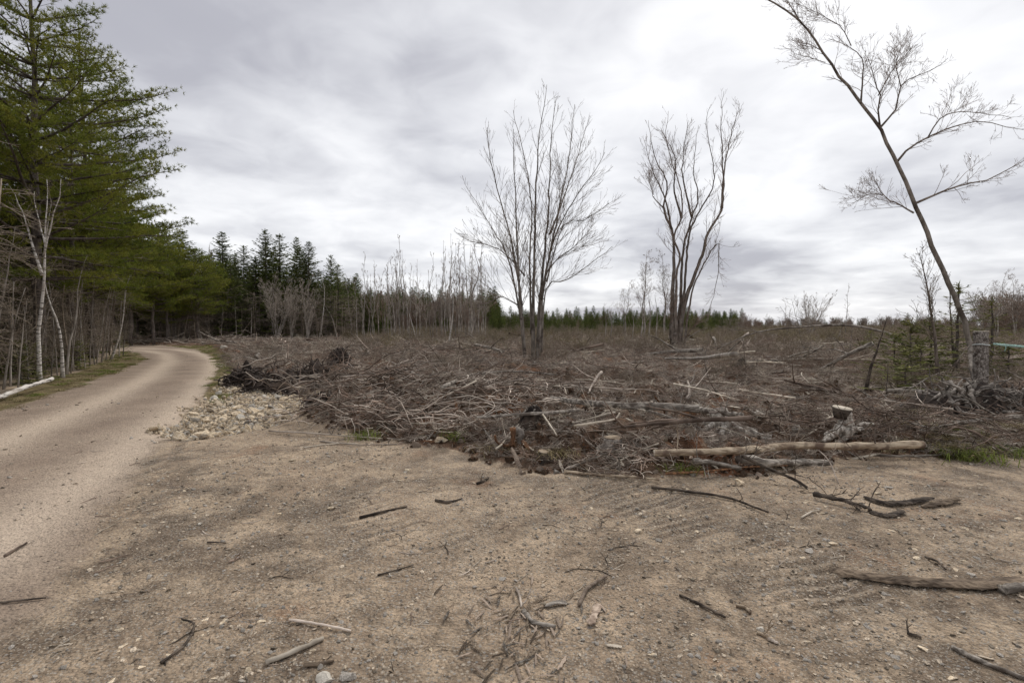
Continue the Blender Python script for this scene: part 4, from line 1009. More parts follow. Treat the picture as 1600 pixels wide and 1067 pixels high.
# ================================================================== FELLING DEBRIS
def slash_mesh(name, mat, seed, L=1.3, n=3, sub=12):
    rg_ = np.random.default_rng(seed); tb = TB(0, seed)
    for j in range(n):
        a = rg_.normal(0, .45) + (math.pi if rg_.random() < .3 else 0); l = L * rg_.uniform(.6, 1.2)
        p = np.array([-l / 2 * math.cos(a) + rg_.normal(0, .1), -l / 2 * math.sin(a) + rg_.normal(0, .15), rg_.uniform(0, .05)])
        grow(tb, p, unit(np.array([math.cos(a), math.sin(a), rg_.uniform(-.02, .12)])), l, rg_.uniform(.006, .013), 0, rg_, -.1, .09, (sub, 3, 0), (.3, .7), .0028, .35, .42, (4, 3, 3, 3))
    return tb.mesh(name, mat)
SL = [slash_mesh('slash', M['slash'], 1), slash_mesh('slash', M['slash'], 2, 1.6), slash_mesh('slash', M['slashdark'], 3), slash_mesh('slash', M['slashdark'], 4, 1.0), slash_mesh('slash', M['slash'], 5, 1.1), slash_mesh('slash', M['slash'], 7, 1.4), slash_mesh('slash', M['slashpale'], 6, 1.2, 2, 5), slash_mesh('slash', M['slashpale'], 16, .9, 2, 4), slash_mesh('slash', M['slashdark'], 18, .8, 4, 5), slash_mesh('slash', M['slashdark'], 19, 1.5, 3, 8)]
def deb_points(n, rmin, rmax, power, margin, rng):
    x, y = sample_polar(n, rmin, rmax, -48, 60, power, rng)
    ins = (sdist(DEBRIS, x, y) + 0.25 * fbm(x * 1.5, y * 1.5, 2, 70) > margin) & (sdist(FIELD, x, y) < 0); return x[ins], y[ins]
x, y = deb_points(26000, 5.5, 30, .6, 0.10, rgF)
dens = fbm(x * .9, y * .9, 3, 72); kp = dens * 1.6 + rgF.random(len(x)) * 1.1 > 0.18; x, y = x[kp], y[kp]
n = len(x); s = rgF.uniform(.25, 1.0, n) * np.interp(np.hypot(x, y), [6, 14, 30], [.42, .75, 1.2])
scatter('slash_brushwood', np.stack([x, y, height(x, y) + rgF.random(n) ** 2 * .10 * s], 1), np.stack([rgF.normal(0, .14, n), rgF.normal(0, .14, n), rgF.random(n) * 6.28], 1), np.stack([s, s, s * rgF.uniform(.6, 1.3, n)], 1), SL, 'tangle of grey and brown twigs left after felling, over the whole clearing')
x, y = deb_points(9000, 28, 75, 1.2, 1.0, rgF); n = len(x); s = rgF.uniform(1.0, 2.2, n)
scatter('far_slash', np.stack([x, y, height(x, y) + rgF.random(n) * .12], 1), np.stack([rgF.normal(0, .12, n), rgF.normal(0, .12, n), rgF.random(n) * 6.28], 1), np.stack([s, s, s * .8], 1), SL, 'felling debris spread over the far part of the clearing')

# soil clods and chips inside the debris
CL = [rock_mesh('clod', M['soil'], 60 + i, .7, 2, .9) for i in range(3)] + [rock_mesh('clod', M['chip'], 66, .25, 1, .5)]
x, y = deb_points(9000, 5.5, 16, .6, -0.12, rgF); n = len(x); s = .02 + .075 * rgF.random(n) ** 2.5
scatter('soil_clods', np.stack([x, y, height(x, y)], 1), rgF.random((n, 3)) * 6.28, np.stack([s, s, s], 1), CL, 'crumbled dark soil clods among the debris')

# single branches and sticks lying in the clearing
def stick_mesh(seed, L, r, mat, side=3, bend=.08, sides=5):
    rg_ = np.random.default_rng(seed); tb = TB(.08, seed); n_ = 10
    pts = [np.array([-L / 2, 0, 0])]; d = np.array([1.0, 0, 0])
    for i in range(n_ - 1):
        d = unit(d + rg_.normal(0, bend, 3) * np.array([1, 1, .5])); pts.append(pts[-1] + d * L / (n_ - 1))
    pts = np.array(pts); pts[:, 2] -= pts[:, 2].mean(); pts[:, 1] -= pts[:, 1].mean()
    tb.add(pts, np.linspace(r, r * .45, n_), sides + 1)
    for j in range(side):
        i = rg_.integers(2, n_ - 1); grow(tb, pts[i], deflect(unit(pts[i] - pts[i - 1]), rg_.uniform(.4, .8), rg_, .5), L * rg_.uniform(.15, .4), r * .5, 1, rg_, 0, .1, (0, 2, 0), rmin=.003)
    return tb.mesh('stick', M[mat])
STK = [stick_mesh(i, (1.6, 2.2, 1.2, 2.8, 1.0, 1.8, 2.4, .8)[i % 8], (.022, .035, .018, .055, .016, .020, .040, .018)[i % 8], ('slashpale', 'slash', 'slashpale', 'greylog', 'slash', 'slashpale', 'slashdark', 'slashpale')[i % 8], 4) for i in range(16)]
x, y = deb_points(2200, 6.2, 46, .75, .2, rgF); x, y = x[:280], y[:280]
for i in range(len(x)):
    ks = int(rgF.integers(0, 16)); look = ('bleached', 'brownish grey', 'bleached', 'thick weathered grey', 'brownish grey', 'bleached', 'dark brown', 'short pale')[ks % 8]; zn = 'at the front edge of the debris' if y[i] < 9 else 'in the middle of the debris' if y[i] < 20 else 'far back in the debris'
    side_ = 'left of centre' if x[i] < 0 else 'right of centre'
    o = link('branch', STK[ks], None, (x[i], y[i], gz(x[i], y[i]) + rgF.uniform(.05, .22)))
    o.rotation_euler = (rgF.normal(0, .12), rgF.normal(0, .14), rgF.random() * 6.28); s = rgF.uniform(.5, 1.4) * np.interp(y[i], [6, 15, 45], [.6, 1.05, 1.9]); o.scale = (s, s, s)
    tag(o, look + ' dead branch lying ' + zn + ', ' + side_, 'branch', 'loose branches in the felling debris')

def log(name, label, pts, ra, rb, mat, cat='log', sides=12, lump=.08, seed=0, twigs=0, kind_r=None, cut=False, twl=.5):
    """a single log along measured points (px, py, height above ground)"""
    q = [G(a, b, c) for a, b, c in pts]
    if ra > .012 and len(q) > 2:            # stiff wood spans the hollows instead of following them
        zz2 = np.array([v[2] for v in q]); tt = np.linspace(0, 1, len(q)); k1, k0 = np.polyfit(tt, zz2, 1); ln = k0 + k1 * tt
        ln = ln + max(0, np.max(zz2 - ln)) * .45 + .25 * (zz2 - ln); q = [P(a, b, float(zv)) for (a, b, c_), zv in zip(pts, ln)]
    n = max(10, 4 * len(q)); c = crom(q, n); o0 = c[n // 2].copy(); c = c - o0
    rg_ = np.random.default_rng(seed + 300); c += rg_.normal(0, ra * .12, c.shape)
    tb = TB(lump, seed); r = np.linspace(ra, rb, n) * (1 + .06 * rg_.normal(size=n)); tb.add(c, r, sides)
    for j in range(twigs):
        i = rg_.integers(1, n - 1); d = unit(rg_.normal(size=3) + np.array([0, 0, .5]))
        grow(tb, c[i], d, rg_.uniform(.3, 1) * twl, max(.005, ra * .2), 1, rg_, 0, .15, (0, 3, 0), rmin=.003)
    o = link(name, tb.mesh(name, M[mat]), None, o0); tag(o, label, cat)
    if cut:
        for e_, f_ in ((0, 1), (n - 1, n - 2)):
            ax = unit(c[e_] - c[f_]); t2 = TB(0, 1); t2.add([c[e_] + ax * .001, c[e_] + ax * .006], [r[e_] * .96, r[e_] * .9], 12)
            link('cut_end', t2.mesh('cut_end', M['cut']), o)
    return o
log('log', 'long peeled tan log lying along the edge of the debris, right of centre', [(1022, 706, .05), (1100, 706, .08), (1180, 702, .10), (1240, 696, .13), (1300, 697, .10), (1370, 696, .10), (1442, 694, .10)], .036, .044, 'log', seed=1, twigs=4, cut=True)
log('log', 'short pale log end lying just below the long peeled log', [(1150, 716, .03), (1200, 722, .06), (1250, 722, .05), (1298, 722, .03)], .05, .035, 'greylog', seed=2, twigs=2)
log('log', 'dark grey branch wedged under the left end of the long peeled log', [(1085, 720, .08), (1120, 724, .06), (1158, 732, .03)], .03, .02, 'greylog', seed=3, twigs=4)
log('log', 'long thin grey log behind the orange stump, crossing the middle of the debris', [(862, 622, .16), (920, 630, .20), (985, 634, .18), (1040, 636, .22), (1092, 638, .20)], .035, .055, 'greylog', seed=4, twigs=6)
log('log', 'grey log end continuing right of the upturned stump', [(1092, 640, .12), (1130, 645, .10), (1160, 648, .08)], .045, .03, 'greylog', seed=5, twigs=3)
log('log', 'short dark log above the long grey one', [(866, 607, .15), (888, 603, .18), (911, 598, .18)], .045, .055, 'darklog', seed=6)
log('log', 'thin pale pole lying across the debris left of centre', [(745, 652, .1), (800, 648, .15), (860, 645, .2), (905, 640, .15)], .02, .025, 'greylog', seed=7, twigs=5)
log('log', 'grey-white forked branch in the heap beside the stone patch', [(690, 605, .2), (740, 585, .25), (800, 580, .3), (870, 585, .25)], .03, .02, 'greylog', seed=8, twigs=6)
log('fallen_birch', 'fallen white birch log at the left edge by the road verge', [(-40, 632, .05), (0, 620, .08), (40, 605, .14), (82, 592, .22)], .05, .045, 'birch', 'log', seed=9, cut=False)
log('branch', 'thin branch lying flat on the gravel, left of the long brown pole', [(882, 737, .02), (940, 742, .025), (1000, 746, .03), (1030, 750, .02)], .018, .010, 'log', 'branch', 6, seed=10, twigs=3)
log('branch', 'long thin brown pole curving over the gravel towards the right', [(1018, 761, .02), (1080, 768, .02), (1140, 778, .02), (1200, 800, .015)], .014, .009, 'darklog', 'branch', 6, seed=11, twigs=2)
log('branch', 'curved reddish branch lying between the long peeled log and the gravel', [(1040, 746, .04), (1100, 744, .05), (1160, 740, .07), (1230, 734, .05)], .012, .008, 'orange', 'branch', 6, seed=12, twigs=3)
log('branch', 'dark crooked branch slanting down from the logs to the gravel', [(1160, 712, .12), (1200, 732, .08), (1240, 748, .04), (1262, 762, .02)], .022, .012, 'darklog', 'branch', 7, seed=13, twigs=9)
log('branch', 'thin arched grey branch right of the logs', [(1200, 722, .05), (1250, 716, .2), (1290, 735, .15), (1310, 756, .01)], .009, .006, 'slash', 'branch', 5, seed=14, twigs=6)
log('branch', 'grey branch lying under the right end of the long peeled log', [(1360, 710, .02), (1410, 712, .03), (1475, 711, .02)], .02, .01, 'greylog', 'branch', 6, seed=15, twigs=3)
log('branch', 'pale curved branch lying on the brown soil right of centre', [(898, 665, .08), (930, 660, .12), (960, 655, .08), (968, 645, .15)], .014, .010, 'slashpale', 'branch', 6, seed=16, twigs=1)
log('branch', 'pale straight stick leaning in the soil below the thin pale pole', [(848, 648, .15), (858, 662, .12), (870, 680, .05)], .016, .010, 'slashpale', 'branch', 6, seed=17)
log('branch', 'grey branch slanting up to the right in front of the cut stump', [(880, 735, .03), (930, 715, .1), (975, 700, .2)], .014, .010, 'greylog', 'branch', 6, seed=18, twigs=4)
log('branch', 'pale branch crossing the brush left of the long peeled log', [(945, 738, .03), (990, 722, .1), (1030, 712, .15)], .012, .008, 'slashpale', 'branch', 6, seed=19, twigs=4)
log('branch', 'pale stick upright beside the grey root stump', [(1349, 688, .0), (1353, 672, .12), (1362, 660, .3)], .016, .010, 'drift', 'branch', 6, seed=20)
log('branch', 'long pale branch standing out of the brush by the crooked trunks', [(1040, 560, .4), (1090, 560, .9), (1150, 552, 1.2)], .035, .02, 'palebark', 'branch', 6, seed=21, twigs=8)
log('branch', 'bundle of long bent twigs lying left of the dark crumbled bank', [(420, 676, .03), (500, 682, .04), (560, 686, .03), (640, 690, .03)], .012, .008, 'slash', 'branch', 5, seed=22, twigs=9)

# heaps of brush built of many long curved sticks
def heap(name, label, px, py, n, L, H, mat, seed, dirx=(1, 0), spread=.5, r=(.008, .02), wid=.6, mound='soil', msz=None, cat='brush pile'):
    q = G(px, py); rg_ = np.random.default_rng(seed); tb = TB(.1, seed); tb2 = TB(.1, seed + 50); n = int(n * 1.7); L = L * .58; spread = spread * 1.3 + .15
    base = math.atan2(dirx[1], dirx[0])
    for i in range(int(n * 1.5)):
        a = base + rg_.normal(0, spread * 1.35); l = L * rg_.uniform(.2, 1.0) ** 1.2; m = 9
        p = np.array([rg_.normal(0, wid), rg_.normal(0, wid * .6), rg_.random() ** 1.3 * H]); d = np.array([math.cos(a), math.sin(a), rg_.normal(.05, .15)])
        pts = [p - d * l / 2]
        for k in range(m - 1):
            d = unit(d + rg_.normal(0, .20, 3) - np.array([0, 0, .05])); pts.append(pts[-1] + d * l / (m - 1))
        pts = np.array(pts); gg = height(pts[:, 0] + q[0], pts[:, 1] + q[1]) - q[2]; pts[:, 2] = np.maximum(pts[:, 2], gg + .01)
        rr = rg_.uniform(*r) * .62 * (1.7 if rg_.random() < .08 else 1); (tb2 if i % 5 < 3 else tb).add(pts, np.linspace(rr, rr * .4, m), 4)
    o = empty(name, q); tag(link('sticks', tb.mesh(name + '_sticks', M[mat]), o), kind='stuff'); tag(link('dark_sticks', tb2.mesh(name + '_dark_sticks', M['slashdark']), o), kind='stuff')
    if mound:
        me = mound_mesh(name + '_mound', msz or (wid * 1.4, wid * .9, H * .7), seed, M[mound]); link('soil_mound', me, o)
    return tag(o, label, cat)
def mound_mesh(name, size, seed, mat, rough=.35):
    n = 40; m = 16; th = np.linspace(0, 2 * math.pi, n, endpoint=False); ph = np.linspace(0, 1, m)
    A, B = np.meshgrid(th, ph, indexing='ij'); ww = 1 + rough * fbm(np.cos(A) * 1.3 + seed, np.sin(A) * 1.3, 2, seed)
    x = np.cos(A) * B * size[0] * ww; y = np.sin(A) * B * size[1] * ww
    z = size[2] * np.cos(B * math.pi / 2) ** .8 * (1 + rough * 1.6 * fbm(x * 3 + seed, y * 3, 3, seed + 1)) + .06 * fbm(x * 11, y * 11, 2, seed + 3) * size[2] * 4 - .12 * B
    V = np.stack([x, y, z], -1).reshape(-1, 3); i = np.arange(n)[:, None]; j = np.arange(m - 1)[None, :]; i2 = (i + 1) % n
    F_ = np.stack([i * m + j, i * m + j + 1, i2 * m + j + 1, i2 * m + j], -1).reshape(-1, 4)
    return mk_mesh(name, V, [F_], [mat], True)
heap('brush_pile', 'rounded heap of grey twigs with a bare root knot, right of the stone patch', 560, 652, 150, 1.7, .35, 'slash', 1, (1, .15), .55, (.006, .016), .55, 'soil', (.8, .5, .2))
heap('brush_pile', 'bundle of long grey stems combed to the right of the rounded twig heap', 660, 660, 110, 1.6, .24, 'slash', 2, (1, -.35), .18, (.008, .018), .38, 'soil', (.6, .35, .15))
heap('brush_pile', 'broad heap of slanting brown sticks behind the combed bundle', 760, 632, 190, 2.2, .40, 'slash', 3, (1, .9), .35, (.008, .018), .9, 'soil', (1.2, .8, .25))
heap('brush_pile', 'heap of pale branches at the back right of the stone patch', 640, 600, 120, 2.4, .35, 'slash', 4, (1, .3), .7, (.008, .018), 1.0, None)
heap('brush_pile', 'heap of dull brown branches on the right beneath the firs', 1400, 665, 150, 1.7, .25, 'slashdark', 5, (1, -.2), .4, (.006, .014), .9, None)
heap('brush_pile', 'grey branches stacked against the right side of the root mound', 1560, 655, 90, 1.5, .25, 'slash', 6, (1, -.4), .5, (.006, .014), .6, None)
heap('brush_pile', 'tangle of fine sticks on the soil before the long peeled log', 985, 725, 90, .9, .22, 'slash', 7, (1, .5), .8, (.004, .009), .35, None)
heap('brush_pile', 'reddish sticks tangled beneath the tall many-stemmed tree', 800, 585, 110, 2.2, .35, 'slashdark', 8, (1, .2), .6, (.01, .02), 1.3, 'soil', (1.6, 1.0, .3))
heap('brush_pile', 'long bleached poles fanned out in the middle of the clearing', 700, 560, 90, 3.4, .5, 'slash', 9, (1, .6), .5, (.012, .025), 1.6, None)
heap('brush_pile', 'grey poles piled at the edge of the wood near the road bend', 350, 536, 60, 6, .5, 'slash', 10, (1, 0), .25, (.02, .05), 3.0, None)

# dark upturned root plates and banks
def rootmass(name, label, px, py, size, seed, mat='root', mound='blacksoil', n=60, cat='root mass', r=(.012, .035), up=.3, rough=.6):
    q = G(px, py); rg_ = np.random.default_rng(seed); tb = TB(.18, seed)
    o = empty(name, q); link('earth', mound_mesh(name + '_earth', size, seed, M[mound], rough), o)
    for i in range(n):
        a = rg_.random() * 6.28; b = rg_.uniform(.2, 1); m = 10
        p = np.array([math.cos(a) * size[0] * b, math.sin(a) * size[1] * b, size[2] * math.cos(b * 1.5) * .9])
        d = unit(np.array([math.cos(a + rg_.normal(0, .8)), math.sin(a + rg_.normal(0, .8)) * .6, rg_.normal(up, .5)])); l = rg_.uniform(.25, .8) * max(size)
        pts = [p - d * l * .3]
        for k in range(m - 1):
            d = unit(d + rg_.normal(0, .28, 3) - np.array([0, 0, .08])); pts.append(pts[-1] + d * l / (m - 1))
        pts = np.array(pts); pts[:, 2] = np.maximum(pts[:, 2], -.03)
        rr = rg_.uniform(*r); tb.add(pts, np.linspace(rr, rr * .25, m), 6)
    link('roots', tb.mesh(name + '_roots', M[mat]), o)
    return tag(o, label, cat)
rootmass('root_mass', 'black earthy root bank along the back of the stone patch, its left end', 388, 598, (.75, .45, .42), 1, n=70)
rootmass('root_mass', 'black earthy root bank in the middle behind the stone patch', 432, 608, (1.0, .5, .42), 2, n=90)
rootmass('root_mass', 'dark raised root bank at the right end behind the stone patch', 495, 600, (.9, .5, .50), 3, n=90)
rootmass('root_mass', 'small upright root plate standing behind the dark bank', 532, 574, (.42, .28, .50), 4, n=70, up=.8)
rootmass('root_mass', 'low dark root lump beside the tan boulder right of the stone patch', 505, 628, (.35, .25, .16), 5, n=20)
rootmass('root_mass', 'low black root mass in the far right of the clearing', 1160, 582, (.7, .4, .30), 7, n=40)
rootmass('root_mass', 'tangled grey root mound around the foot of the tall stump', 1525, 634, (.95, .45, .30), 8, 'rootgrey', 'blacksoil', n=230, r=(.012, .04), up=.15)
rootmass('root_mass', 'dark root ball at the right end of the root mound', 1590, 632, (.45, .3, .28), 9, 'root', 'blacksoil', n=60)
rootmass('root_mass', 'dark hollow root lump with soil above the orange root', 830, 655, (.22, .16, .16), 10, 'rootgrey', 'blacksoil', n=22, r=(.006, .02))

# stumps
def stump(label, px, py, r, h, mat='rootgrey', cutm='cut', seed=0, tilt=(0, 0), flare=6, fl=.45, name='tree_stump', fr=.5):
    q = G(px, py); rg_ = np.random.default_rng(seed); o = empty(name, q); tb = TB(.10, seed)
    n_ = 10; z = np.linspace(-.1, h, n_); c = np.stack([z * tilt[0], z * tilt[1], z], 1)
    tb.add(c, r * (1 + .45 * np.exp(-np.maximum(z, 0) / (h * .3))), 16); link('trunk', tb.mesh('stump_trunk', M[mat]), o)
    t2 = TB(.05, seed + 1); ax = unit(np.array([tilt[0], tilt[1], 1])); t2.add([c[-1] + ax * .002, c[-1] + ax * .012], [r * .97, r * .93], 16); link('cut_top', t2.mesh('cut_top', M[cutm]), o)
    t3 = TB(.15, seed + 2)
    for i in range(flare):
        a = i * 6.28 / flare + rg_.normal(0, .3); pts = []
        for k in range(8):
            f = k / 7; rad = r * .7 + fl * f * rg_.uniform(.9, 1.1); pts.append(np.array([math.cos(a + f * rg_.normal(0, .15)) * rad, math.sin(a) * rad, h * .55 * (1 - f) ** 2 - .04]))
        t3.add(pts, np.linspace(r * fr, r * .12, 8), 7)
    if flare: link('roots', t3.mesh('stump_roots', M[mat]), o)
    return tag(o, label, 'stump')
# tall stump with a rope
qs = G(1530, 614); hs = 1.24
o = empty('tree_stump', qs); tb = TB(.05, 5); n = 26; z = np.linspace(-.1, hs, n)
tb.add(np.stack([.01 * np.sin(z * 3), 0 * z, z], 1), 0.125 * (1 + .15 * np.exp(-np.maximum(z, 0) / .15)), 22); link('trunk', tb.mesh('tall_stump', basic('flaky_bark', (.085, .072, .062), (.27, .245, .22), 42, (1, 1, .5), 1.0, .02, (.05, .04, .034), lo=.4, hi=.66)), o)
t2 = TB(.02, 6); t2.add([[.01, 0, hs + .002], [.01, 0, hs + .014]], [.125, .12], 22); link('cut_top', t2.mesh('tall_cut', M['cut']), o)
rgx = np.random.default_rng(4); tb = TB(0, 6)
for i in range(7): grow(tb, np.array([0, 0, rgx.uniform(.5, 1.2)]), unit(np.array([rgx.choice([-1, 1]) * rgx.uniform(.5, 1), rgx.normal(0, .4), -.3])), rgx.uniform(.4, 1.1), .014, 1, rgx, -.2, .12, (0, 4, 2), rmin=.004)
link('dead_branches', tb.mesh('stump_twigs', M['barkred']), o)
tag(o, 'tall upright barky stump with a sawn flat top and a rope tied round it', 'stump')
o = empty('rope', qs + np.array([0, 0, 0])); zr = hs - .26
tb = TB(.1, 1); a = np.linspace(0, 6.283, 26); tb.add(np.stack([np.cos(a) * .136, np.sin(a) * .136, zr + .01 * np.sin(a * 2)], 1), .010, 7); link('loop', tb.mesh('rope_loop', M['ropew']), o)
tb = TB(.25, 2)
for k in range(3):
    xx = np.linspace(.15, .95, 14); tb.add(np.stack([xx, -.12 + .01 * np.sin(xx * 30 + k * 2), zr + .03 * (1 - xx) + .012 * np.cos(xx * 30 + k * 2) - .06 * xx], 1), .012 * (1 + .5 * np.sin(np.linspace(0, 3.1, 14))), 6)
tb.add([[.35, -.12, zr + .01], [.38, -.14, zr - .05], [.36, -.13, zr - .13]], .010, 5)
link('knot', tb.mesh('rope_knot', M['rope']), o)
tb = TB(0, 3); xx = np.linspace(.9, 6.5, 16); tb.add(np.stack([xx, -.12 + xx * .1, zr - .04 - .035 * xx + .012 * (xx - .9) * (xx - 6.5) * .3], 1), .005, 5); link('line', tb.mesh('rope_line', M['rope']), o)
tag(o, 'teal and white rope knotted round the tall stump and stretched to the right', 'rope')

stump('cut stump with flat tan top and a pale split front, centre of the debris', 958, 700, .11, .12, 'rootgrey', 'log', 2, flare=7, fl=.2)
stump('small low cut stump with a tan face, left of the cut tan-topped one', 848, 716, .06, .08, 'darklog', 'log', 3, (.1, -.1), 4, .1)
stump('stump with long torn pale roots running down to its right, behind the log', 1130, 668, .13, .24, 'drift', 'root', 4, (-.35, 0), 9, .5, fr=.42)
stump('low rotten orange stump in the brown soil beside the torn pale one', 1080, 655, .14, .14, 'orange', 'orange', 5, (.1, 0), 6, .3)
# bleached root stump with sawn slanting top
q = G(1313, 690); o = empty('root_stump', q); tb = TB(.22, 9); rg_ = np.random.default_rng(31)
Yc = q[1]
def L_(lst, dy=0): return [W(a, b, Yc + dy) - q for a, b in lst]
tb.add(crom(L_([(1322, 642), (1321, 652), (1326, 664), (1322, 674), (1312, 684)]), 14), np.array(np.linspace(.07, .09, 14)), 12)
for (l, r, dy) in [([(1320, 660), (1305, 675), (1288, 686)], .055, -.05), ([(1315, 668), (1300, 682), (1284, 690)], .05, -.12), ([(1325, 668), (1322, 682), (1310, 692)], .055, -.1), ([(1326, 664), (1342, 672), (1360, 668)], .045, .03),
                   ([(1326, 668), (1345, 680), (1385, 678)], .03, .05), ([(1310, 674), (1296, 676), (1290, 680)], .04, .06), ([(1335, 670), (1350, 662), (1375, 664)], .025, .1)]:
    c = crom(L_(l, dy), 12); tb.add(c + rg_.normal(0, .006, c.shape), np.linspace(r, r * .4, 12), 10)
link('roots', tb.mesh('bleached_roots', M['drift']), o)
tb = TB(.03, 2); c0 = W(1316, 638, Yc) - q; ax = unit(np.array([.10, -.10, 1])); tb.add([c0 - ax * .13, c0 - ax * .06, c0], [.075, .095, .115], 16); link('neck', tb.mesh('stump_neck', M['darklog']), o)
tb = TB(.03, 2); tb.add([c0 + ax * .002, c0 + ax * .014], [.114, .11], 16); link('cut_top', tb.mesh('stump_cut', M['cut']), o)
tag(o, 'bleached twisted root stump with a pale sawn disc on top, behind the long peeled log', 'stump')
# orange torn root
q = G(800, 700); o = empty('torn_root', q); tb = TB(.2, 12)
Yc = q[1]
for (l, r, dy) in [([(801, 668), (802, 680), (800, 690), (795, 697)], .035, 0), ([(782, 694), (792, 697), (803, 694)], .03, -.05), ([(800, 690), (806, 698), (812, 702)], .03, .05), ([(773, 680), (776, 690), (785, 696)], .018, -.1)]:
    c = crom(L_(l, dy), 10); tb.add(c, np.linspace(r, r * .5, 10), 9)
link('wood', tb.mesh('torn_root_wood', M['orange']), o)
tb = TB(.25, 13); c = crom(L_([(806, 672), (814, 676), (812, 690), (818, 702)], .1), 10); tb.add(c, np.linspace(.05, .03, 10), 9); link('grey_side', tb.mesh('torn_root_grey', M['rootgrey']), o)
tag(o, 'torn orange-red root with a grey side standing at the edge of the debris', 'root')

# boulders
for i, (px, py, s, m, fl, lb_) in enumerate([(690, 690, .12, 'stone', .45, 'flat tan boulder at the debris edge left of the green tuft'), (500, 622, .14, 'stone', .7, 'tan boulder leaning at the right end of the stone patch'), (1185, 650, .13, 'palestone', .5, 'small pale rock among brush right of the torn stump'),
        (1155, 757, .075, 'stone', .6, 'reddish tan rock on the gravel below the pole end'), (1083, 742, .07, 'greystone', .6, 'grey rock tucked under the debris edge'), (1246, 672, .08, 'palestone', .8, 'pale pointed rock in front of the bleached root stump'),
        (868, 738, .06, 'greystone', .6, 'grey rock at the left end of the thin branch on the gravel'), (1210, 704, .10, 'greystone', .35, 'slab of grey rock showing under the long peeled log'), (348, 545, .3, 'palestone', .6, 'pale boulder at the far side of the road bend'), (905, 660, .06, 'palestone', .8, 'small white rock on brown soil left of the pale curved branch')]):
    o = link('boulder', rock_mesh('boulder', M[m], 300 + i, fl, 3), None, G(px, py, s * fl * .4)); o.rotation_euler = (0, 0, i * 1.3); o.scale = (s, s, s); tag(o, lb_, 'rock')

# stone patch: 300 stones one by one, the smaller filling as stuff
RK = [rock_mesh('stone', M['stone'], 10 + i, (.6, .7, .5, .65, .55, .6, .7, .5)[i], 2) for i in range(8)] + [rock_mesh('stone', M['greystone'], 30, .5, 2), rock_mesh('stone', M['palestone'], 31, .6, 2)]
rgs = np.random.default_rng(900)
xs, ys = sample_polar(120000, 7, 22, -45, -15, .8, rgs); keep = sdist(STONEP, xs, ys) + .35 * fbm(xs * 2, ys * 2, 2, 90) + rgs.normal(0, .10, len(xs)) > 0.03; xs, ys = xs[keep], ys[keep]
xs_, ys_ = xs[:4200], ys[:4200]; n = len(xs_); s = .025 + .045 * rgs.random(n)
scatter('stone_filling', np.stack([xs_, ys_, height(xs_, ys_) + .01], 1), rgs.random((n, 3)) * 6.28, np.stack([s, s, s], 1), RK, 'small tan stones filling the rubble patch beside the road')
xs_, ys_ = xs[4200:4500], ys[4200:4500]
for i in range(len(xs_)):
    s = (.04 + .10 * rgs.random() ** 2) * (.75 if xs_[i] < -6.9 else 1); ks = int(rgs.integers(0, 10)); o = link('stone', RK[ks], None, (xs_[i], ys_[i], gz(xs_[i], ys_[i]) + .05)); o.scale = (s, s, s); o.rotation_euler = (rgs.normal(0, .3), rgs.normal(0, .3), rgs.random() * 6.28)
    tag(o, ('tan', 'grey', 'pale cream')[max(0, ks - 7)] + ' angular stone in the rubble patch beside the road, ' + ('thinly spread at its near left end' if xs_[i] < -5.9 and ys_[i] < 9.2 else 'in its thick heaped part'), 'stone', 'stones of the rubble patch')

# ================================================================== THINGS ON THE GRAVEL
# the long slab of bark log
def barkslab(name, label, pts, w0, th, seed, mat='barklog', arc=1.9, ends=(.6, .5), rag=.25, cat='bark'):
    """curved slab of bark: an open trough turned over, with thickness and ragged edges"""
    q = [G(a, b, c) for a, b, c in pts]; n_ = max(24, 8 * len(q)); c = crom(q, n_); o0 = c[n_ // 2].copy(); c = c - o0
    rg_ = np.random.default_rng(seed); T = np.gradient(c, axis=0); T /= np.linalg.norm(T, axis=1, keepdims=True); N = np.cross(T, [0, 0, 1.0]); N /= np.linalg.norm(N, axis=1, keepdims=True); U = np.cross(N, T)
    m = 9; u = np.linspace(0, 1, n_); w = w0 * np.clip(np.minimum((u + .03) / (ends[0] * .25), (1.03 - u) / (ends[1] * .25)), .2, 1) ** .6 * (1 + rag * fbm(u * 9 + seed, u * 0, 3, seed))
    ang = np.linspace(-arc / 2, arc / 2, m); rows = []
    for lay in (1, 0):
        rad = w[:, None] / math.sin(min(arc / 2, 1.5)) * (1 + .10 * rg_.normal(size=(n_, m)) * 1.0) - lay * 0
        a2 = ang[None, :] * (1 + .12 * fbm(u * 22 + seed + lay, u * 0 + 1, 2, seed + 9)[:, None])
        rad2 = rad - (0 if lay else th)
        vv = c[:, None, :] + N[:, None, :] * (rad2 * np.sin(a2))[..., None] + U[:, None, :] * (rad2 * np.cos(a2) - rad * math.cos(arc / 2))[..., None]
        rows.append(vv)
    V = np.concatenate([rows[0].reshape(-1, 3), rows[1].reshape(-1, 3)]); K = n_ * m
    i = np.arange(n_ - 1)[:, None]; j = np.arange(m - 1)[None, :]
    f1 = np.stack([i * m + j, i * m + j + 1, (i + 1) * m + j + 1, (i + 1) * m + j], -1).reshape(-1, 4); f2 = (f1 + K)[:, ::-1]
    e = []
    for jj in (0, m - 1):
        ii = np.arange(n_ - 1); e.append(np.stack([ii * m + jj, (ii + 1) * m + jj, (ii + 1) * m + jj + K, ii * m + jj + K], -1))
    for ii in (0, n_ - 1):
        jj = np.arange(m - 1); e.append(np.stack([ii * m + jj, ii * m + jj + 1, ii * m + jj + 1 + K, ii * m + jj + K], -1))
    o = link(name, mk_mesh(name, V, [np.concatenate([f1, f2] + e)], [M[mat]], False, {'rnd': np.full(len(V), .5)}), None, o0)
    return tag(o, label, cat)
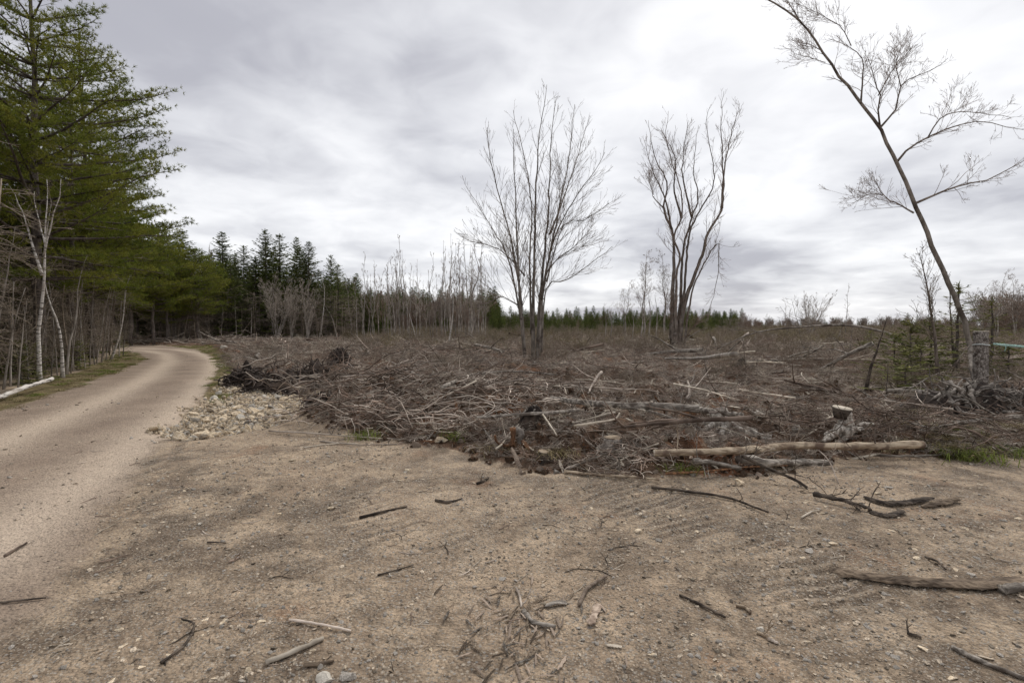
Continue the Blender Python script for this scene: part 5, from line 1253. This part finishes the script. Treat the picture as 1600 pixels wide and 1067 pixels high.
barkslab('bark_slab', 'long dark brown slab of bark lying on the gravel at lower right', [(1297, 894, .01), (1350, 903, .015), (1420, 913, .02), (1500, 918, .02), (1560, 917, .02), (1600, 913, .02)], .050, .012, 5, 'barklog', ends=(.35, .2))
log('log', 'thin pale wood core showing at the right end of the long bark slab', [(1565, 921, .02), (1590, 917, .03), (1625, 908, .03)], .03, .02, 'greylog', seed=32)
barkslab('bark_strip', 'dark curled bark strip, upper of the two on the right gravel', [(1350, 778, .01), (1385, 790, .02), (1420, 788, .02), (1458, 783, .03)], .035, .01, 6, 'darklog', 2.2)
barkslab('bark_strip', 'twisted brown bark strip ending at the right beside the upper one', [(1440, 793, .01), (1470, 790, .02), (1497, 783, .03)], .035, .01, 7, 'barklog', 2.2)
barkslab('bark_strip', 'curled bark strip lying lowest of the dark pieces on the right gravel', [(1356, 800, .01), (1385, 808, .015), (1412, 802, .02)], .03, .008, 8, 'darklog', 2.0)
log('branch', 'dark ragged branch leading from the brush to the curled bark strips', [(1272, 772, .03), (1300, 778, .04), (1340, 788, .03), (1362, 796, .02)], .022, .012, 'darklog', 'branch', 8, .3, seed=33, twigs=12, twl=.3)
log('branch', 'pale short twig below the ragged dark branch', [(1252, 810, .01), (1268, 802, .015), (1280, 799, .01)], .008, .006, 'slashpale', 'branch', 6, seed=34)
SM = [((452, 972, .015), (500, 980, .02), (548, 988, .01), .007, .006, 'slash', 'thin brown stick above the pale peeled one at the bottom'),
      ((415, 1035, .01), (460, 1017, .015), (506, 996, .012), .013, .011, 'slashpale', 'pale peeled stick lying on the gravel near the bottom edge'),
      ((475, 1042, .01), (500, 1040, .01), (522, 1035, .01), .009, .007, 'barklog', 'short brown stick right of the pale peeled one'),
      ((590, 900, .008), (618, 893, .01), (645, 885, .01), .006, .004, 'darklog', 'thin dark stick alone in the middle of the gravel'),
      ((562, 810, .008), (600, 801, .015), (636, 793, .01), .012, .007, 'darklog', 'forked dark stick, the largest on the upper left gravel'),
      ((680, 781, .01), (700, 784, .015), (722, 778, .01), .014, .008, 'darklog', 'dark bark piece right of the forked dark stick'),
      ((745, 755, .01), (755, 751, .02), (764, 746, .01), .014, .010, 'darklog', 'small dark clump of bark near the debris edge'),
      ((905, 947, .01), (918, 923, .02), (948, 903, .015), .012, .009, 'chip', 'curved pale brown stick bending up to the right in the centre foreground'),
      ((818, 955, .012), (835, 972, .015), (868, 978, .012), .014, .010, 'greylog', 'grey curved stick in the left of the chip patch'),
      ((807, 922, .012), (812, 935, .015), (815, 950, .01), .008, .006, 'slash', 'short brown curved stick above the grey curved one'),
      ((1062, 932, .01), (1095, 947, .012), (1133, 967, .01), .008, .007, 'darklog', 'straight dark stick slanting down right of the centre foreground'),
      ((1150, 948, .01), (1165, 952, .01), (1172, 960, .01), .010, .008, 'log', 'tan splinter right of the straight dark stick'),
      ((1183, 990, .01), (1198, 997, .01), (1216, 1006, .01), .009, .008, 'log', 'short tan stick below the white pebble'),
      ((8, 870, .01), (25, 860, .012), (42, 851, .01), .009, .006, 'slashdark', 'brown crooked stick lying on the road at the left edge'),
      ((0, 944, .01), (35, 940, .01), (72, 936, .01), .007, .005, 'darklog', 'long thin dark stick crossing the left edge of the photograph'),
      ((252, 1038, .01), (285, 1015, .015), (300, 995, .015), .008, .006, 'darklog', 'dark hooked twig at the lower left'),
      ((300, 995, .01), (303, 980, .02), (284, 970, .012), .007, .004, 'darklog', 'curled end piece above the hooked twig at lower left'),
      ((324, 849, .01), (337, 849, .01), (353, 850, .01), .006, .005, 'darklog', 'short straight dark twig on the left gravel'),
      ((357, 880, .01), (368, 876, .01), (378, 870, .01), .007, .004, 'slashdark', 'short brown twig below the straight one on the left gravel'),
      ((1445, 872, .01), (1462, 880, .02), (1478, 892, .012), .008, .005, 'darklog', 'thin hooked dark twig above the long bark slab'),
      ((1488, 1013, .01), (1530, 1035, .012), (1600, 1062, .01), .012, .010, 'greylog', 'grey weathered stick in the lower right corner'),
      ((1418, 992, .01), (1430, 995, .01), (1440, 998, .01), .009, .007, 'darklog', 'short dark stick right of the lower centre gravel'),
      ((1200, 1000, .01), (1207, 1003, .01), (1215, 1007, .01), .009, .007, 'slash', 'tiny brown stick end left of the lower right gravel'),
      ((155, 940 - 60, .01), (175, 876, .01), (200, 868, .01), .004, .003, 'slashdark', 'thin brown twig on the lower part of the road'),
      ((500, 690, .01), (560, 697, .02), (620, 695, .01), .010, .007, 'slash', 'long bleached twig on the gravel below the brush heap'),
      ((475, 700, .01), (520, 695, .015), (560, 694, .01), .009, .006, 'slashpale', 'second bleached twig beside the first, left of it')]
for i, (a, b, c_, ra, rb, mt, lb_) in enumerate(SM):
    log('stick', lb_, [a, b, c_], ra, rb, mt, 'stick', 7, .15, seed=400 + i, twigs=1 if i % 3 == 0 else 0, twl=.12)
barkslab('wood_piece', 'wide brown wood piece standing tapered in the centre foreground', [(935, 948, .02), (930, 962, .02), (922, 980, .02)], .022, .008, 30, 'chip', 1.4, cat='wood')
barkslab('wood_piece', 'dark grey flat bark piece left of the curved pale brown stick', [(852, 950, .01), (868, 946, .02), (886, 944, .01)], .018, .008, 31, 'greylog', 1.6, cat='wood')
barkslab('wood_piece', 'pale short flake in the right part of the chip patch', [(948, 1010, .01), (960, 1011, .01), (972, 1013, .01)], .010, .006, 32, 'slashpale', 1.0, cat='wood')
# chips
rgc = np.random.default_rng(66); CH = []
for k in range(6):
    n_ = 8; u = np.linspace(-1, 1, n_); w = (1 - np.abs(u) ** 3) * .12 + .03 + rgc.normal(0, .015, n_); z = .10 * (1 - u ** 2) * rgc.uniform(-.2, 1)
    top = np.stack([np.stack([u, w + rgc.normal(0, .02, n_), z], 1), np.stack([u, 0 * w, z + .05], 1), np.stack([u, -w + rgc.normal(0, .02, n_), z], 1)], 1).reshape(-1, 3)
    bot = top - np.array([0, 0, .06]); V = np.concatenate([top, bot]); K = n_ * 3; i = np.arange(n_ - 1)[:, None]; j = np.arange(2)[None]
    f1 = np.stack([i * 3 + j, i * 3 + j + 1, (i + 1) * 3 + j + 1, (i + 1) * 3 + j], -1).reshape(-1, 4); e = [f1, (f1 + K)[:, ::-1]]
    for jj in (0, 2): ii = np.arange(n_ - 1); e.append(np.stack([ii * 3 + jj, (ii + 1) * 3 + jj, (ii + 1) * 3 + jj + K, ii * 3 + jj + K], -1))
    for ii in (0, n_ - 1): jj = np.arange(2); e.append(np.stack([ii * 3 + jj, ii * 3 + jj + 1, ii * 3 + jj + 1 + K, ii * 3 + jj + K], -1))
    CH.append(mk_mesh('wood_chip', V, [np.concatenate(e)], [M[('chip', 'greylog', 'chip', 'barklog', 'chip', 'log')[k]]], False, {'rnd': np.full(len(V), .5)}))
for k in range(130):
    px, py = rgc.normal(808, 50), rgc.normal(1000, 48)
    if py < 880 or py > 1085: continue
    o = link('wood_chip', CH[rgc.integers(0, 6)], None, G(px, py, .012)); s = rgc.uniform(.02, .065); o.scale = (s, s * .8, s * .5)
    o.rotation_euler = (rgc.normal(0, .15), rgc.normal(0, .12), 1.35 + rgc.normal(0, .55)); tag(o, 'flat brown splinter of wood in the chip patch at the bottom centre', 'wood chip', 'wood chips at the bottom centre')
# scattered twigs
TW = [stick_mesh(50 + i, .16, .0035, ('slashdark', 'slash', 'darklog', 'slashpale')[i % 4], 1, .14, 4) for i in range(8)]
xs, ys = sample_polar(3000, 2.4, 9, -44, 46, .8, rgc); keep = (sdist(DEBRIS, xs, ys) < -.05) & (vnoise(xs * .8, ys * .8, 99) > -.35); xs, ys = xs[keep][:230], ys[keep][:230]
for i in range(len(xs)):
    o = link('twig', TW[rgc.integers(0, 8)], None, (xs[i], ys[i], gz(xs[i], ys[i]) + .004)); s = rgc.uniform(.35, 1.3); o.scale = (s, s, s); o.rotation_euler = (0, 0, rgc.normal(.5, .8)); tag(o, 'small dead twig scattered on the bare gravel', 'twig', 'small twigs scattered on the gravel')
# larger stones on the gravel
ST = [(510, 1062, .055, 'palestone', .5, 'pale flat stone at the bottom edge, left one of two'), (545, 1058, .055, 'greystone', .5, 'pale grey stone at the bottom edge, right one of two'), (1265, 860, .045, 'greystone', .35, 'flat grey slate left above the long bark slab'), (1387, 762, .05, 'greystone', .3, 'flat bluish slate above the curled bark strips'),
      (1188, 984, .022, 'palestone', .9, 'white pebble in the right foreground'), (1517, 897, .03, 'greystone', .35, 'flat grey chip of stone above the bark slab, right of the hooked twig'), (1432, 872, .03, 'stone', .4, 'tan flat stone left of the hooked dark twig'), (673, 1015, .025, 'stone', .6, 'pinkish stone in the lower centre-left'),
      (455, 720, .06, 'stone', .4, 'flat tan stone in the upper left gravel'), (565, 717, .045, 'stone', .5, 'rounded tan stone right of the flat one'), (636, 735, .05, 'stone', .35, 'thin flat tan stone farther right near the debris'), (518, 795, .05, 'stone', .6, 'crumbly tan stone left of the forked dark stick'),
      (997, 832, .04, 'stone', .6, 'brown stone in the middle gravel above centre'), (1030, 845, .035, 'greystone', .5, 'pale stone right of the brown one in the middle gravel'), (1000, 880, .02, 'greystone', .6, 'bluish pebble below the pair of middle stones'), (1122, 1003, .022, 'greystone', .5, 'bluish pebble in the lower right centre'),
      (312, 819, .03, 'palestone', .5, 'white flat stone on the left gravel'), (437, 803, .03, 'stone', .5, 'small tan stone at left centre'), (785, 905, .035, 'greystone', .4, 'grey flat stone above the chip patch'), (1085, 1052, .03, 'greystone', .5, 'grey stone at the lower edge right of centre'), (1470, 790, .03, 'stone', .4, 'tan chip by the bark strips'),
      (1370, 772, .05, 'stone', .5, 'orange-tan stone behind the curled bark strips'), (1300, 850, .04, 'stone', .4, 'tan flat stone just right of the slate'), (500, 1055 - 12, .02, 'greystone', .7, 'small bluish stone left of the pale pair at the bottom')]
for i, (px, py, s, m, fl, lb_) in enumerate(ST):
    o = link('stone', rock_mesh('gravel_stone', M[m], 500 + i, fl, 2), None, G(px, py, s * fl * .25)); o.scale = (s, s, s); o.rotation_euler = (0, 0, i * 2.1); tag(o, lb_, 'stone')
# pebbles
PB = [rock_mesh('pebble', M[('pebble', 'pebble', 'greystone', 'pebble', 'pebble')[i]], 80 + i, .45, 1, .5) for i in range(5)]
xs, ys = sample_polar(95000, 2.2, 14, -47, 50, .35, rgc)
keep = (sdist(DEBRIS, xs, ys) < .2) & (rgc.random(len(xs)) < np.clip(.55 + 1.1 * fbm(xs * 1.1, ys * 1.1, 3, 95), .05, 1) * (1 - .75 * sstep(-.8, .2, sdist(ROAD, xs, ys)))); xs, ys = xs[keep], ys[keep]; n = len(xs)
s = (.0032 + .018 * rgc.random(n) ** 7) * np.interp(np.hypot(xs, ys), [2, 14], [.9, 2.4])
scatter('gravel_pebbles', np.stack([xs, ys, height(xs, ys) + s * .15], 1), np.stack([rgc.normal(0, .3, n), rgc.normal(0, .3, n), rgc.random(n) * 6.28], 1), np.stack([s, s, s], 1), PB, 'loose gravel pebbles strewn over the yard')

# wood scraps and embedded stones
n = 9000; xs, ys = sample_polar(n, 2.3, 8, -46, 48, .8, rgc); keep = (sdist(DEBRIS, xs, ys) < .3) & (sdist(ROAD, xs, ys) < 0) & (vnoise(xs * 1.1, ys * 1.1, 120) + .4 * vnoise(xs * 4, ys * 4, 121) > .12); xs, ys = xs[keep], ys[keep]; n = len(xs); s = .004 + .022 * rgc.random(n) ** 4
scatter('fine_wood_scraps', np.stack([xs, ys, height(xs, ys) + .003], 1), np.stack([rgc.normal(0, .2, n), rgc.normal(0, .2, n), rgc.random(n) * 6.28], 1), np.stack([s, s * .8, s * .5], 1), CH + TW[:3] if False else CH, 'fine wood scraps and bark bits trodden into the gravel')
n = 2600; xs, ys = sample_polar(n, 2.3, 11, -46, 48, .9, rgc); keep = (sdist(DEBRIS, xs, ys) < .3) & (sdist(ROAD, xs, ys) < -.2) & (vnoise(xs * .9, ys * .9, 122) > -.1); xs, ys = xs[keep], ys[keep]; n = len(xs); s = .010 + .025 * rgc.random(n) ** 2.5
RK2 = [rock_mesh('embedded', M[('stone', 'greystone', 'pebble', 'pebble', 'stone')[i]], 140 + i, .3, 2) for i in range(5)]
scatter('embedded_stones', np.stack([xs, ys, height(xs, ys) - s * .02], 1), np.stack([rgc.normal(0, .12, n), rgc.normal(0, .12, n), rgc.random(n) * 6.28], 1), np.stack([s, s, s], 1), RK2, 'flat stones half buried in the gravel yard')
x, y = deb_points(5200, 5.5, 26, .7, -.05, rgF); n = len(x); s = .03 + .16 * rgF.random(n) ** 3
BW = CH[:2] + [mk.copy() for mk in CH[:3]]
for mm, nm_ in zip(BW[2:], ('orange', 'slashpale', 'slashpale')): mm.materials[0] = M[nm_]
scatter('broken_wood', np.stack([x, y, height(x, y) + .03], 1), np.stack([rgF.normal(0, .5, n), rgF.normal(0, .5, n), rgF.random(n) * 6.28], 1), np.stack([s, s, s * .7], 1), BW, 'broken bits of wood and bark lying in the felling debris')

# ------------------------------------------------------------------ grass
def grass_mesh(name, mat, seed, n=130, H=.22, sp=.13):
    rg_ = np.random.default_rng(seed); lb = LB(); p = rg_.normal(0, sp, (n, 3)); p[:, 2] = -.01
    a = rg_.random(n) * 6.28; out = np.stack([np.cos(a), np.sin(a), 0 * a], 1); h = H * rg_.uniform(.4, 1.1, (n, 1)); b = rg_.uniform(.5, 1.7, (n, 1))
    mid = p + out * h * b * .35 + np.array([0, 0, 1]) * h * .6; tip = p + out * h * b + np.array([0, 0, 1]) * h * (1 - .45 * b)
    w = np.stack([-np.sin(a), np.cos(a), 0 * a], 1) * .004; r = rg_.random(n)
    lb.tris(p + w, p - w, mid + w * .8, r); lb.tris(p - w, mid - w * .8, mid + w * .8, r); lb.tris(mid + w * .8, mid - w * .8, tip, r)
    return lb.mesh(name, M[mat])
GR = [grass_mesh('grass', 'grass', 1), grass_mesh('grass', 'grass', 2), grass_mesh('grass', 'strawgrass', 3), grass_mesh('grass', 'strawgrass', 4, 60, .2, .12)]
GT = [(1492, 716, 1.15, 0, 'largest green grass tuft at the gravel edge on the right'), (1520, 717, 1.1, 1, 'green grass tuft touching the right side of the largest one'), (1508, 712, 1.2, 2, 'straw-coloured grass behind the largest green tuft'), (1462, 700, .9, 2, 'yellowish tuft between the log end and the largest green tuft'),
      (1578, 710, .9, 0, 'bright green tuft at the right edge beside the gravel'), (1600, 713, .9, 1, 'green tuft cut by the right edge'), (1482, 675, .8, 0, 'small bright tuft behind the log end'), (1400, 692, .7, 2, 'dull tuft behind the long peeled log'), (570, 684, .8, 1, 'moss-green upright tuft at the debris edge below the twig heap'),
      (712, 683, .8, 1, 'bright green tuft right of the flat tan boulder'), (770, 705, .9, 3, 'olive tuft at the debris edge left of the orange root'), (870, 712, .8, 2, 'yellow-green tuft right of the small cut stump'), (1065, 735, .7, 1, 'small green tuft under the brush left of the logs'), (1530, 660, .8, 3, 'straw tuft in front of the root mound')]
for i, (px, py, s, k, lb_) in enumerate(GT):
    o = link('grass_tuft', GR[k], None, G(px, py)); o.scale = (s, s, s * .85); o.rotation_euler = (0, 0, i); tag(o, lb_, 'grass')
n = 26000; xs = rgc.uniform(-45, 0, n); ys = rgc.uniform(1, 42, n)
VE2 = PP([(330, 541), (352, 556), (364, 580), (352, 600), (338, 622), (322, 618), (334, 600), (345, 575), (337, 558), (312, 546), (262, 540)])
sd1 = np.maximum(sdist(VERGE, xs, ys), sdist(VE2, xs, ys)); keep = (sd1 > -.15) & (rgc.random(n) < .5 + .5 * vnoise(xs, ys, 44)); xs, ys = xs[keep], ys[keep]; n = len(xs)
s = rgc.uniform(.35, .8, n)
scatter('verge_grass', np.stack([xs, ys, height(xs, ys)], 1), zrot(n, rgc, .1), np.stack([s, s, s * .6], 1), GR[1:], 'dull green and straw grass on the road verges')
n = 1500; px = rgc.uniform(1380, 1750, n); py = rgc.uniform(640, 714, n); q = np.array([P(a, b) for a, b in zip(px, py)]); xs, ys = q[:, 0], q[:, 1]; keep = vnoise(xs * 1.2, ys * 1.2, 45) > -.1; xs, ys = xs[keep], ys[keep]; n = len(xs); s = rgc.uniform(.3, .75, n)
scatter('sparse_grass', np.stack([xs, ys, height(xs, ys)], 1), zrot(n, rgc, .1), np.stack([s, s, s * .55], 1), GR[2:] + [SL[0]], 'sparse straw grass in the debris at the right')
print('TRIS', sum(len(m.polygons) for m in bpy.data.meshes), 'objects', len(scene.objects))
